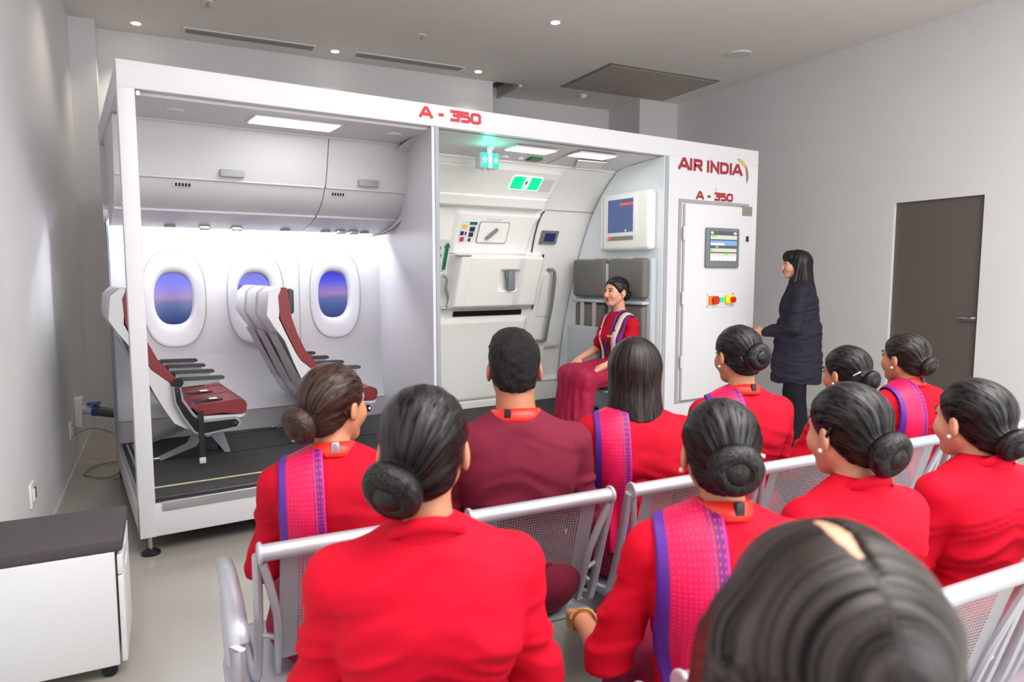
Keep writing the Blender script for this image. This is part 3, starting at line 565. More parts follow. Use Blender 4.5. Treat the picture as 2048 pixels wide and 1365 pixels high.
# control cabinet
CC = empty('control_cabinet', (4.14, 0, .42), 0, 'white control cabinet door with touch screen and emergency buttons', 'cabinet')
def cp_(name, mb, mat, parent=CC, **k): mb.v = [(x-4.14, y, z-.42) for x, y, z in mb.v]; return mb.build(name, mat, parent, **k)
fr = MB(); fr.box(3.735, 3.765, -.006, -.0005, .42, 2.01).box(3.765, 4.545, -.006, -.0005, 1.985, 2.01).box(3.765, 4.545, -.006, -.0005, .42, .44).box(4.54, 4.548, -.006, -.0005, .44, 1.985); cp_('cabinet_frame', fr, 'trim_grey')
cdoor = cp_('cabinet_door', MB().rbox(3.785, 4.538, -.03, -.006, .445, 1.975, .004), 'white_gloss')
for z in (.75, 1.25, 1.75): cp_('hinge', MB().tube([(3.778, -.022, z-.05), (3.778, -.022, z+.05)], .008, 8), 'lens_grey', cdoor)
cp_('latch', MB().rbox(4.488, 4.508, -.045, -.03, 1.70, 1.745, .004), 'black', cdoor)
np_ = cp_('name_plate', MB().box(4.432, 4.552, -.033, -.030, 1.91, 1.985), 'plate_grey', cdoor)
sc_ = cp_('touch_screen', MB().rbox(4.0, 4.385, -.055, -.03, 1.485, 1.80, .012), 'bezel'); y = -.0555
def q_(x0, x1, z0, z1, m_, n='screen_field', k=0): cp_(n, MB().add([(x0, y-.0004*k, z0), (x1, y-.0004*k, z0), (x1, y-.0004*k, z1), (x0, y-.0004*k, z1)], [(0, 1, 2, 3)]), m_, sc_, smooth=None)
q_(4.03, 4.355, 1.535, 1.775, 'screen_dark', 'display'); q_(4.038, 4.347, 1.54, 1.60, 'screen_page', k=1); q_(4.038, 4.347, 1.61, 1.638, 'screen_page', k=1); q_(4.038, 4.347, 1.662, 1.70, 'screen_sky', k=1); q_(4.038, 4.347, 1.71, 1.742, 'screen_page', k=1); q_(4.038, 4.347, 1.75, 1.77, 'screen_dark', k=1)
q_(4.042, 4.105, 1.728, 1.741, 'screen_green', k=2); q_(4.042, 4.065, 1.612, 1.632, 'screen_green', k=2); q_(4.21, 4.25, 1.587, 1.602, 'screen_green', k=2); q_(4.042, 4.07, 1.752, 1.768, 'screen_white', k=2); q_(4.31, 4.34, 1.752, 1.768, 'screen_white', k=2); q_(4.038, 4.2, 1.663, 1.68, 'screen_white', k=2); q_(4.105, 4.125, 1.646, 1.654, 'screen_white', k=2)
for i in range(6): q_(4.05+i*.05, 4.085+i*.05, 1.545, 1.575, 'screen_white', k=2)
sp_ = cp_('button_panel', MB().rbox(4.035, 4.355, -.034, -.030, 1.17, 1.285, .002), 'white_gloss')
cp_('main_switch', MB().rbox(4.055, 4.12, -.046, -.034, 1.19, 1.262, .004), 'orange', sp_); b_ = MB(); b_.cyl((4.115, -.056, 1.228), 'y', .034, .03, 20); cp_('red_rotary', b_, 'red_knob', sp_)
b_ = MB(); b_.cyl((4.163, -.04, 1.23), 'y', .014, .014, 14); cp_('amber_button', b_, 'amber', sp_); b_ = MB(); b_.cyl((4.205, -.042, 1.232), 'y', .02, .018, 16); cp_('green_button', b_, 'green_lamp', sp_)
cp_('yellow_shroud', MB().rbox(4.245, 4.345, -.062, -.034, 1.195, 1.268, .02), 'yellow', sp_); b_ = MB(); b_.cyl((4.305, -.07, 1.23), 'y', .024, .03, 18); cp_('stop_button', b_, 'red_knob', sp_)
for x in (4.045, 4.345):
    for z in (1.18, 1.275): b_ = MB(); b_.cyl((x, -.035, z), 'y', .005, .003, 8); cp_('screw', b_, 'seam', sp_)
# attendant monitor on the bulkhead
mo = empty('attendant_monitor', (3.58, .36, 1.62), 0, 'cream wall monitor with dark blue screen above the crew seat', 'monitor')
MB().rbox(-.085, 0, -.295, .295, 0, .46, .035, 4).build('housing', 'offwhite', mo, smooth=60); MB().rbox(-.088, -.08, -.16, .20, .10, .44, .006).build('bezel', 'cool_white', mo)
MB().box(-.0895, -.088, -.12, .175, .145, .405).build('display', 'screen_blue', mo); MB().box(-.0905, -.0895, -.12, .035, .355, .373).build('red_bar', 'screen_red', mo); MB().box(-.0905, -.0895, -.045, -.03, .15, .168).build('green_mark', 'screen_lime', mo)
MB().box(-.0905, -.088, -.12, .175, .085, .115).build('button_strip', 'plate_grey', mo)
b_ = MB(); b_.cyl((-.092, .155, .1), 'x', .013, .006, 14); b_.build('red_button', 'screen_red', mo)
MB().box(-.0865, -.0845, .235, .24, .02, .44).build('housing_joint', 'soft_seam', mo)
# crew jump seat
js = empty('crew_jump_seat', (3.58, .52, ZD), 0, 'grey double crew jump seat with harness on the bulkhead', 'seat')
def jp(name, mb, mat, parent=js, **k): mb.v = [(x-3.58, y_-.52, z-ZD) for x, y_, z in mb.v]; return mb.build(name, mat, parent, **k)
jp('back_frame', MB().rbox(3.52, 3.58, .05, 1.0, ZD+.02, 1.565, .02), 'jump_shell')
for y0, y1 in ((.535, .965), (.075, .50)):
    hb = jp('head_cushion', MB().rbox(3.46, 3.53, y0, y1, 1.245, 1.56, .03, 4), 'jump_grey', smooth=60)
    jp('top_clip', MB().rbox(3.47, 3.51, (y0+y1)/2-.05, (y0+y1)/2+.06, 1.553, 1.566, .004), 'jump_shell', hb)
    jp('back_cushion', MB().rbox(3.47, 3.53, y0+.02, y1-.03, .72, 1.19, .02, 3), 'jump_grey', smooth=60)
    jp('cushion_ledge', MB().rbox(3.45, 3.53, y0, y1-.01, 1.20, 1.225, .006), 'jump_shell')
jp('center_reel', MB().rbox(3.47, 3.52, .5, .535, 1.30, 1.52, .006), 'jump_shell')
jp('folded_seat', MB().rbox(3.42, 3.47, .58, .98, .62, 1.0, .015, 3), 'jump_shell')
for y in (.64, .80): jp('harness_strap', MB().box(3.455, 3.468, y, y+.04, .98, 1.205), 'harness')
jp('seat_pan', MB().rbox(3.16, 3.54, .08, .52, .555, .60, .015, 3), 'jump_grey'); jp('pan_tray', MB().rbox(3.15, 3.54, .07, .53, .535, .556, .008), 'jump_shell')
jp('seat_pedestal', MB().rbox(3.38, 3.54, .1, .5, ZD, .537, .01), 'jump_shell')
# ------------------------------------------------------------------ triple passenger seats (face +x)
def triple_seat(ox, label):
    t = empty('passenger_seat_row', (ox, .53, ZD), 0, label, 'seat', 'triple passenger seats in the cabin')
    def sp(name, mb, mat, parent=t, **k): mb.v = [(x, y_-.53, z-ZD) for x, y_, z in mb.v]; return mb.build(name, mat, parent, **k)
    pitch = .325; wd = .295
    for i in range(3):
        y0 = .548+i*pitch; y1 = y0+wd
        back = [(.035, 1.352), (.062, 1.352), (.075, 1.30), (.09, 1.165), (.125, 1.055), (.17, .955), (.255, .845), (.30, .74), (.345, .655), (.30, .64), (.262, .74), (.225, .82), (.14, .895), (.115, .94), (.055, 1.075), (.02, 1.16), (.012, 1.3)]
        sp('backrest_cushion', MB().prism(back, 'y', y0, y1), 'leather', smooth=50)
        shell = [(.0, 1.355), (.03, 1.358), (.012, 1.16), (.05, 1.07), (.11, .94), (.14, .89), (.225, .815), (.262, .735), (.31, .63), (.345, .515), (.30, .535), (.245, .57), (.205, .64), (.15, .75), (.10, .87), (.045, 1.02), (-.018, 1.11), (-.06, 1.185), (-.045, 1.315)]
        sh = sp('back_shell', MB().prism(shell, 'y', y0+.004, y1-.034), 'seat_shell', smooth=50)
        sp('shell_panel', MB().add([(-.05, y0+.04, 1.20), (-.05, y1-.06, 1.20), (-.036, y1-.07, 1.325), (-.036, y0+.05, 1.325)], [(0, 1, 2, 3)]), 'seat_grey', sh)
        sp('literature_pocket', MB().add([(.0, y0+.02, 1.06), (.0, y1-.045, 1.06), (.175, y1-.045, .69), (.175, y0+.02, .69)], [(0, 1, 2, 3)]), 'seat_grey', sh)
        sp('headrest', MB().rbox(.07, .115, y0+.012, y1-.012, 1.185, 1.345, .02, 3), 'armrest_dark', smooth=60)
        cu = [(.345, .649), (.385, .602), (.509, .607), (.612, .588), (.642, .602), (.65, .64), (.64, .668), (.60, .683), (.50, .675), (.38, .668)]
        sp('seat_cushion', MB().prism(cu, 'y', y0, y1), 'leather', smooth=50)
        sp('seat_pan', MB().prism([(.35, .60), (.64, .585), (.62, .57), (.38, .572)], 'y', y0, y1), 'seat_shell')
        bl = sp('seat_belt', MB().box(.36, .52, y0+.05, y0+.085, .677, .684), 'belt'); sp('belt_buckle', MB().rbox(.44, .49, y0+.045, y0+.09, .684, .694, .003), 'chrome', bl)
    for i in range(4):
        y0 = .512+i*pitch
        ar = sp('armrest', MB().prism([(.285, .845), (.51, .838), (.523, .828), (.515, .815), (.29, .822)], 'y', y0, y0+.04), 'armrest_dark')
        sp('armrest_body', MB().prism([(.255, .835), (.285, .822), (.50, .815), (.49, .80), (.40, .79), (.28, .785), (.25, .79)], 'y', y0+.004, y0+.036), 'armrest_grey', ar)
        pv = MB(); pv.cyl((.268, y0-.002, .815), 'y', .028, .012, 20); sp('pivot', pv, 'black', ar)
    for y0 in (.516, 1.515):
        sd_ = sp('side_frame', MB().prism([(.238, .795), (.245, .70), (.282, .61), (.345, .505), (.404, .49), (.585, .512), (.606, .54), (.60, .565), (.575, .58), (.40, .578), (.35, .62), (.295, .71), (.283, .79)], 'y', y0, y0+.02), 'armrest_grey')
        sp('side_inlay', MB().prism([(.248, .785), (.255, .70), (.29, .618), (.35, .518), (.406, .502), (.58, .522), (.594, .545), (.574, .568), (.395, .566), (.34, .61), (.284, .705), (.275, .78)], 'y', y0-.003, y0), 'black', sd_)
        for x, z in ((.262, .765), (.575, .545)): b2 = MB(); b2.cyl((x, y0-.004, z), 'y', .009, .006, 10); sp('bolt', b2, 'chrome', sd_)
    for y0 in (.86, 1.40):
        sp('leg', MB().prism([(.36, .50), (.39, .44), (.345, .372), (.175, .305), (.172, ZD+.004), (.20, ZD+.004), (.40, .352), (.45, .43), (.475, .425), (.57, ZD+.004), (.60, ZD+.004), (.60, .30), (.56, .43), (.55, .50)], 'y', y0, y0+.028), 'seat_leg')
        sp('track_fitting', MB().rbox(.15, .19, y0-.004, y0+.03, ZD+.002, ZD+.024, .004), 'chrome')
    for y in (.66, 1.5): sp('beam', MB().tube([(.42, .53, .5), (.42, 1.5, .5)], .025, 12), 'seat_leg'); break
    st = sp('hanging_strap', MB().box(.365, .395, .500, .508, .36, .64), 'belt'); sp('strap_buckle', MB().rbox(.362, .398, .497, .511, .325, .362, .004), 'lens_grey', st)
    lv_ = sp('life_vest_strap', MB().box(.535, .56, .9, .93, .30, .5), 'belt')
    return t
triple_seat(.0, 'triple burgundy aircraft seat behind the white front post'); triple_seat(.845, 'triple burgundy aircraft seat whose white backs face the front window')
# ------------------------------------------------------------------ beam seating
PITCH_S = .527
def bench(a0, b, n, label, ends=(True, False)):
    t = empty('beam_seating', RM(a0, b, 0), RR, label, 'bench', 'grey metal beam seating'); wseat = .462
    def att(o, fn):
        me = o.data; V = np.zeros(len(me.vertices)*3, np.float32); me.vertices.foreach_get('co', V); S_ = np.array([fn(*q) for q in V.reshape(-1, 3)], np.float32); a = me.attributes.new('strand', 'FLOAT_VECTOR', 'POINT'); a.data.foreach_set('vector', S_.ravel())
    fp = [(-.022, .79), (.0, .812), (.02, .80), (.022, .77), (.11, .47), (.14, .43), (.46, .415), (.475, .40), (.46, .39), (.10, .395), (.06, .42), (.035, .47), (-.03, .75)]
    for i in range(n):
        x0 = i*PITCH_S; x1 = x0+wseat
        tr = MB().tube([(x0, 0, .792), (x1, 0, .792)], .021, 16, flat=.95).build('top_rail', 'bench', t)
        for x in (x0+.006, x1-.006):
            rg = MB().tube([(x, .0+.021*math.cos(k), .792+.021*math.sin(k)) for k in np.linspace(0, 2*PI, 21)], .006, 8, up=(1, 0, 0)).build('rail_ring', 'bench', tr)
        # cast side frames with a slot between the two uprights
        for x, sg_ in ((x0, 1), (x1, -1)):
            f = MB(); f.tube(smoothpath([(x, .005, .785), (x+sg_*.004, .05, .62), (x+sg_*.004, .095, .47), (x, .13, .43), (x, .3, .418), (x, .46, .405)], 4), .011, 8, flat=1.4); f.build('side_frame', 'bench', t)
            g = MB(); g.tube(smoothpath([(x+sg_*.012, -.002, .77), (x+sg_*.045, .045, .62), (x+sg_*.05, .085, .49), (x+sg_*.05, .105, .44)], 4), .009, 8, flat=1.3); g.build('inner_upright', 'bench', t)
            MB().tube([(x+sg_*.004, .066, .565), (x+sg_*.047, .072, .545)], .007, 8).build('brace', 'bench', t)
        xa, xb = x0+.052, x1-.052; rows = []
        zs_ = np.linspace(.785, .475, 12)
        for zq in zs_: rows.append([(x, .002+.09*(.785-zq)/.31+.012*math.sin(PI*(x-xa)/(xb-xa)), zq) for x in np.linspace(xa, xb, 13)])
        bpn = MB().grid(rows).build('back_panel', 'perforated', t); att(bpn, lambda x, y_, zq: (x, zq, 1. if (xa+.03 < x < xb-.03 and .50 < zq < .765) else 0.))
        prs = [(.04, .425), (.06, .408), (.15, .402), (.30, .408), (.42, .418), (.45, .41), (.46, .395)]
        MB().grid([[(x, y_, zq) for y_, zq in prs] for x in (x0+.012, x0+.05, x1-.05, x1-.012)]).build('seat_panel', 'bench', t, smooth=60)
    L2 = n*PITCH_S-(PITCH_S-wseat)
    MB().rbox(.0, L2, .2, .26, .33, .385, .006).build('beam', 'bench', t)
    for x in (.2, L2-.2):
        lg = MB().tube([(x, .23, .34), (x, .23, .06)], .028, 12, flat=.7).build('leg', 'bench', t); MB().tube(smoothpath([(x, -.05, .025), (x, .1, .05), (x, .23, .07), (x, .36, .05), (x, .5, .025)], 4), .022, 10).build('foot_bar', 'bench', lg)
        for y_ in (-.05, .5): MB().tube([(x, y_, 0), (x, y_, .022)], .025, 12).build('foot_pad', 'rubber', lg)
    for x, on in ((-.045, ends[0]), (L2+.045, ends[1])):
        if on:
            ar = MB().tube(smoothpath([(x, .42, .622), (x, .3, .635), (x, .12, .63), (x, .04, .605), (x, .015, .55), (x, .02, .47), (x, .04, .40)], 5), .024, 12, flat=.62).build('armrest', 'bench', t)
            MB().tube(smoothpath([(x, .42, .622), (x, .40, .52), (x, .33, .43), (x, .24, .39)], 5), .016, 10).build('armrest_support', 'bench', ar); MB().rbox(min(x, 0)-.02 if x < 0 else L2-.01, .01 if x < 0 else x+.02, .0, .30, .365, .405, .006).build('armrest_base', 'bench', ar)
    return t
A0 = .318
bench(A0, -2.22, 3, 'front bench of grey metal seats under the brown-haired woman, man and long-haired woman', (True, False))
bench(A0+3*PITCH_S, -2.22, 3, 'front bench of grey metal seats towards the dark door', (False, True))
bench(A0, -3.07, 3, 'second bench of grey metal seats under three women in red', (True, False))
bench(A0+3*PITCH_S, -3.07, 2, 'second bench of grey metal seats nearest the right wall', (False, True))
bench(A0, -3.84, 1, 'single grey metal seat under the person with parted hair', (False, False))
# ------------------------------------------------------------------ people: signed-distance bodies meshed with surface nets
def ev(items, P, fr):
    d = None; cache = {}
    for it in items:
        kind, f, k, op = it[0], it[1], it[2], it[3]
        if f not in cache:
            if f is None: cache[f] = (P, 1.)
            else: t, R, s = fr[f]; cache[f] = (((P-t) @ R)/s, s)
        p, s = cache[f]
        if kind == 'e':
            c, r = it[4], it[5]; q = p-c
            if len(it) > 6: q = q @ it[6]
            k0 = np.sqrt(((q/r)**2).sum(1)); k1 = np.sqrt(((q/(r*r))**2).sum(1))+1e-9; x = k0*(k0-1)/k1
        elif kind == 'c':
            a, b, ra, rb = it[4:8]; ba = b-a; t = np.clip(((p-a) @ ba)/(ba @ ba), 0, 1); q = p-a-t[:, None]*ba
            if len(it) > 8: q = q*it[8]
            x = np.sqrt((q*q).sum(1))-(ra+(rb-ra)*t)
        elif kind == 't':
            c, R, R1, r1 = it[4:8]; q = (p-c) @ R; x = np.sqrt((np.sqrt(q[:, 0]**2+q[:, 1]**2)-R1)**2+q[:, 2]**2)-r1
        elif kind == 'p': x = (p-it[4]) @ it[5]
        x = x*s
        if d is None: d = x; continue
        if op == 'u':
            h = np.maximum(k-np.abs(d-x), 0)/max(k, 1e-6); d = np.minimum(d, x)-h*h*k*.25
        elif op == 's':
            x = -x; h = np.maximum(k-np.abs(d-x), 0)/max(k, 1e-6); d = np.maximum(d, x)+h*h*k*.25
        else:
            h = np.maximum(k-np.abs(d-x), 0)/max(k, 1e-6); d = np.maximum(d, x)+h*h*k*.25
    return d
def A3(*v): return np.array(v, float)
def bounds(items, fr):
    lo = np.full(3, 9.); hi = -lo
    for it in items:
        if it[3] != 'u' or it[0] == 'p': continue
        if it[0] == 'e': pts = [(it[4], max(it[5]))]
        elif it[0] == 'c': pts = [(it[4], it[6]*1.4), (it[5], it[7]*1.4)]
        else: pts = [(it[4], it[6]+it[7])]
        for c, r in pts:
            if it[1] is not None: t, R, s = fr[it[1]]; c = R @ c*s+t; r = r*s
            lo = np.minimum(lo, c-r); hi = np.maximum(hi, c+r)
    return lo-.03, hi+.03
def nets(items, fr, h):
    lo, hi = bounds(items, fr); q = 4; n = np.ceil((hi-lo)/(h*q)).astype(int)+1; N = n*q
    cg = np.stack(np.meshgrid(*[lo[i]+h*q*(np.arange(n[i])+.5)-h*.5 for i in range(3)], indexing='ij'), -1).reshape(-1, 3)
    cd_ = ev(items, cg, fr).reshape(n); near = np.abs(cd_) < h*q*1.5
    v = np.repeat(np.repeat(np.repeat(np.where(cd_ < 0, -1., 1.).astype(np.float32), q, 0), q, 1), q, 2)
    m = np.repeat(np.repeat(np.repeat(near, q, 0), q, 1), q, 2); I = np.argwhere(m)
    v[I[:, 0], I[:, 1], I[:, 2]] = ev(items, lo+I*h, fr)
    s = v < 0; c = [(i, j, k) for i in (0, 1) for j in (0, 1) for k in (0, 1)]; X, Y, Z = (np.array(v.shape)-1)
    cnt = sum(s[i:i+X, j:j+Y, k:k+Z].astype(np.int8) for i, j, k in c); act = (cnt > 0) & (cnt < 8); I = np.argwhere(act)
    idx = -np.ones(act.shape, np.int64); idx[act] = np.arange(len(I))
    cv = np.stack([v[I[:, 0]+i, I[:, 1]+j, I[:, 2]+k] for i, j, k in c], 1); acc = np.zeros((len(I), 3)); w_ = np.zeros(len(I)); ca = np.array(c, float)
    for a in range(8):
        for b in range(a+1, 8):
            if abs(ca[a]-ca[b]).sum() != 1: continue
            x = (cv[:, a] < 0) != (cv[:, b] < 0); t = cv[x, a]/(cv[x, a]-cv[x, b]); acc[x] += ca[a]+t[:, None]*(ca[b]-ca[a]); w_[x] += 1
    V = lo+(I+acc/w_[:, None])*h; Fq = []
    for ax in range(3):
        o1, o2 = [(1, 2), (2, 0), (0, 1)][ax]; sl0 = [slice(None)]*3; sl1 = [slice(None)]*3; sl0[ax] = slice(0, -1); sl1[ax] = slice(1, None)
        ch = s[tuple(sl0)] != s[tuple(sl1)]; E = np.argwhere(ch); E = E[(E[:, o1] > 0) & (E[:, o2] > 0) & (E[:, o1] < v.shape[o1]-1) & (E[:, o2] < v.shape[o2]-1)]
        def cell(d1, d2): q_ = E.copy(); q_[:, o1] -= d1; q_[:, o2] -= d2; return idx[q_[:, 0], q_[:, 1], q_[:, 2]]
        f = np.stack([cell(1, 1), cell(0, 1), cell(0, 0), cell(1, 0)], 1); fl = ~s[E[:, 0], E[:, 1], E[:, 2]]; f[fl] = f[fl][:, ::-1]; Fq.append(f)
    Fq = np.concatenate(Fq); Fq = Fq[(Fq >= 0).all(1)]
    for _ in range(2):
        V, G = project(items, fr, V, h)
    return V, Fq, G
def grad(items, fr, V, e=.0015):
    d = ev(items, V, fr); G = np.stack([ev(items, V+np.eye(3)[i]*e, fr)-d for i in range(3)], 1)/e; return d, G
def project(items, fr, V, h):
    d, G = grad(items, fr, V); g2 = (G*G).sum(1)+1e-4; st = -(d/np.maximum(g2, .2))[:, None]*G; l = np.linalg.norm(st, axis=1); st *= np.minimum(1, .7*h/(l+1e-9))[:, None]
    return V+st, G/np.sqrt(g2)[:, None]
def hsh(i): i = (i[..., 0]*73856093) ^ (i[..., 1]*19349663) ^ (i[..., 2]*83492791); i = (i ^ (i >> 13))*1274126177; return ((i ^ (i >> 16)) & 0xffff)/65535.
def noise(p):
    i = np.floor(p).astype(np.int64); f = p-i; f = f*f*(3-2*f); r = 0
    for a in (0, 1):
        for b in (0, 1):
            for c in (0, 1): r = r+hsh(i+np.array([a, b, c]))*(f[:, 0] if a else 1-f[:, 0])*(f[:, 1] if b else 1-f[:, 1])*(f[:, 2] if c else 1-f[:, 2])
    return r*2-1
def to_obj(name, V, Fq, mat, parent, strand=None, flow=None):
    me = bpy.data.meshes.new(name); me.vertices.add(len(V)); me.vertices.foreach_set('co', np.ascontiguousarray(V, np.float32).ravel())
    me.loops.add(Fq.size); me.loops.foreach_set('vertex_index', Fq.ravel().astype(np.int32)); me.polygons.add(len(Fq)); me.polygons.foreach_set('loop_start', np.arange(0, Fq.size, 4, dtype=np.int32))
    me.update(calc_edges=True)
    if strand is not None: a = me.attributes.new('strand', 'FLOAT_VECTOR', 'POINT'); a.data.foreach_set('vector', np.ascontiguousarray(strand, np.float32).ravel())
    if flow is not None: a = me.attributes.new('flow', 'FLOAT_VECTOR', 'POINT'); a.data.foreach_set('vector', np.ascontiguousarray(flow, np.float32).ravel())
    return link(name, me, mat, parent, 180)
def shape(name, items, fr, h, mat, parent, disp=None, strand=None, flow=None):
    V, Fq, G = nets(items, fr, h)
    if disp is not None: V = V+G*disp(V)[:, None]
    return to_obj(name, V, Fq, mat, parent, strand(V) if strand else None, flow(V, G) if flow else None)
def rotm(yaw=0., pitch=0., roll=0.): return np.array(Matrix.Rotation(yaw, 3, 'Z') @ Matrix.Rotation(pitch, 3, 'X') @ Matrix.Rotation(roll, 3, 'Y'))
def head_items(fem=True):
    k = .02; w_ = 1. if fem else 1.04
    it = [('e', 'h', k, 'u', A3(0, -.012, .035), A3(.073*w_, .093, .077)), ('e', 'h', .03, 'u', A3(0, .028, -.014), A3(.056*w_, .06, .078)), ('e', 'h', .03, 'u', A3(0, .06, -.088), A3(.025, .025, .022 if fem else .026))]
    for s in (-1, 1):
        it += [('c', 'h', .03, 'u', A3(s*.048, .0, -.046), A3(s*.018, .058, -.088), .014, .012), ('e', 'h', .03, 'u', A3(s*.036, .06, -.03), A3(.025, .024, .026)),
               ('c', 'h', .015, 'u', A3(s*.04, .072, .022), A3(s*.012, .084, .021), .008, .008), ('e', 'h', .012, 's', A3(s*.031, .1, .007), A3(.014, .014, .008)),
               ('e', 'h', .006, 'u', A3(s*.0095, .098, -.034), A3(.008, .01, .007)),
               ('e', 'h', .008, 'u', A3(s*.077*w_, -.008, -.008), A3(.009, .019, .031), np.array(Matrix.Rotation(s*.35, 3, 'Z') @ Matrix.Rotation(-.2, 3, 'X'))), ('e', 'h', .006, 's', A3(s*.087*w_, -.001, -.004), A3(.006, .009, .016))]
    it += [('c', 'h', .012, 'u', A3(0, .088, .012), A3(0, .107, -.027), .0065, .0105), ('e', 'h', .008, 'u', A3(0, .088, -.054), A3(.021, .011, .0065)), ('e', 'h', .008, 'u', A3(0, .0865, -.0655), A3(.018, .011, .0065)), ('e', 'h', .004, 's', A3(0, .1, -.0595), A3(.02, .008, .0016))]
    return it
def hand_items(wr, d, n, side, curl=.5, spread=1.):
    d = d/np.linalg.norm(d); n = n-d*(n @ d); n = n/np.linalg.norm(n); x = np.cross(d, n)*side; it = []      # n: back of the hand, x: towards the thumb
    for i, (o, l) in enumerate(((.027, .07), (.009, .078), (-.009, .072), (-.026, .058))):
        kn = wr+d*.078+x*o*spread; it.append(('c', None, .012, 'u', wr+x*o*.5, kn, .013, .0105))
        a1 = curl*.9; a2 = curl*2.0; d1 = d*math.cos(a1)-n*math.sin(a1); d2 = d*math.cos(a2)-n*math.sin(a2); m1 = kn+d1*l*.52; tp = m1+d2*l*.48
        it += [('c', None, .004, 'u', kn, m1, .0092, .0082), ('c', None, .004, 'u', m1, tp, .0082, .0068)]
    t0 = wr+x*.022+d*.02; t1 = t0+(x*.7+d*.8-n*.25)*.04; t2 = t1+(x*.25+d*.95-n*.2)*.03
    return it+[('c', None, .012, 'u', t0, t1, .014, .011), ('c', None, .004, 'u', t1, t2, .0105, .008)]
def person(loc, theta, zt, seat=.43, floor=0., fem=True, hyaw=0., hpitch=0., lean=0., headxy=None, garment='blazer', hair='bun', bun=(0, -.125, -.01, .05), skin='skin', cloth='red_cloth', skirt='maroon_skirt', hairmat='hair_black',
           label='', h=.008, arms=None, standing=False, wide=1., lanyard=False, earrings=False, face=True, hs=.95, legs=None, tang=0., hd=None, hands=True, handdir=None, curl=.5, drop=0.):
    s = (zt-seat-drop)/.82; z = lambda v: seat+v*s
    head = A3(0, lean+.035*s, zt-.125*hs)
    c_, s_ = math.cos(theta), math.sin(theta)
    # loc is where the crown of the head stands; the root goes under the hips
    hx, hy = head[0], head[1]-.012; rx, ry = loc[0]-(c_*hx-s_*hy), loc[1]-(s_*hx+c_*hy)
    root = empty('person', (rx, ry, floor), theta, label, 'person', None)
    fr = {'h': (head, rotm(hyaw, hpitch), hs)}
    ns = A3(0, lean*.92-.012, z(.515)); W_ = wide*s
    pel, wai, che = A3(0, 0, z(.09)), A3(0, lean*.3-.004, z(.25)), A3(0, lean*.72, z(.42))
    sh = {q: A3(q*.155*W_, lean*.9-.006, z(.482)) for q in (-1, 1)}
    if arms is None: arms = {q: (A3(q*.20*W_, .04+lean*.5, z(.235)), A3(q*.10*W_, .27+lean*.4, z(.20))) for q in (-1, 1)}
    else: arms = {q: (A3(*arms[q][0]), A3(*arms[q][1])) for q in (-1, 1)}
    if legs is None: legs = {q: (A3(q*.09*s, 0, z(.085)), A3(q*.10, .43, max(seat+.07, .47)), A3(q*.10, .40, .08)) for q in (-1, 1)}
    def torso(o, kk=.05):
        it = [('e', None, kk, 'u', che, A3(.138*W_+o, .096*s+o, .165*s+o)), ('e', None, .08, 'u', wai, A3(.118*W_+o, .088*s+o, .15*s+o)), ('e', None, .08, 'u', pel, A3(.158*W_+o, .118*s+o, .12*s+o))]
        for q in (-1, 1):
            it.append(('c', None, .05, 'u', A3(q*.05*W_, lean*.92-.014, z(.505)), sh[q]+A3(-q*.005, 0, .004), .04*s+o*.8, .044*s+o))
            it.append(('e', None, .06, 'u', A3(q*.075*W_, lean*.75-.055*s, z(.42)), A3(.06*W_+o, .045*s+o, .09*s+o)))
            if fem: it.append(('e', None, .04, 'u', A3(q*.062*W_, lean*.72+.068*s, z(.375)), A3(.055, .05, .055)*s+o))
        return it
    neck = [('c', None, .03, 'u', A3(0, lean*.92-.02, z(.50)), head+fr['h'][1] @ (A3(0, -.022, -.05)*hs), (.052 if fem else .062)*s, (.046 if fem else .056)*s)]
    body = torso(-.004)+neck+head_items(fem)
    for q in (-1, 1):
        e_, w_ = arms[q]; body += [('c', None, .03, 'u', sh[q], e_, .043*s, .033*s), ('c', None, .015, 'u', e_, w_, .035*s, .0235*s)]
        if hands: body += hand_items(w_, (handdir[q] if handdir else (w_-e_)+A3(-q*.05, .03, -.06)), A3(0, .1, 1) if not handdir else A3(q*1., .2, .6), -q, curl)
        a, b, c = legs[q]; body += [('c', None, .05, 'u', a, b, .08*s, .056*s), ('c', None, .03, 'u', b, c, .054*s, .036*s), ('c', None, .02, 'u', c+A3(0, -.02, -.04), c+A3(0, .13, -.05), .034, .026)]
    shape('body', body, fr, h, skin, root)
    # clothes
    gseed = abs(hash(label)) % 97; rs = np.random.default_rng(len(label)+int(zt*1000)); off = rs.uniform(0, 50, 3)
    def folds(amp, a, b):
        def f(V):
            q = V.copy(); q[:, 2] += .35*np.abs(q[:, 0]); n1 = noise(q*np.array([5, 5, 17])*a+off); n2 = noise((q+.13*n1[:, None]*.2)*np.array([9, 9, 30])*a+off*2)
            low = ss(z(.50), z(.30), V[:, 2])*.8+.25; return np.maximum(amp*(n1*.7+.45*(1-2*np.abs(n2)))*low, -.005)
        return f
    G_ = torso(.012)
    long_ = garment in ('blazer', 'suit', 'coat')
    for q in (-1, 1):
        e_, w_ = arms[q]; d1 = e_-sh[q]
        if long_:
            G_ += [('c', None, .022, 'u', sh[q], e_, .056*s, .048*s), ('c', None, .03, 'u', e_, w_-(w_-e_)*.06, .05*s, .037*s)]
        else:
            G_ += [('c', None, .022, 'u', sh[q], sh[q]+d1*(.97 if garment == 'blouse' else .8), .055*s, .047*s)]
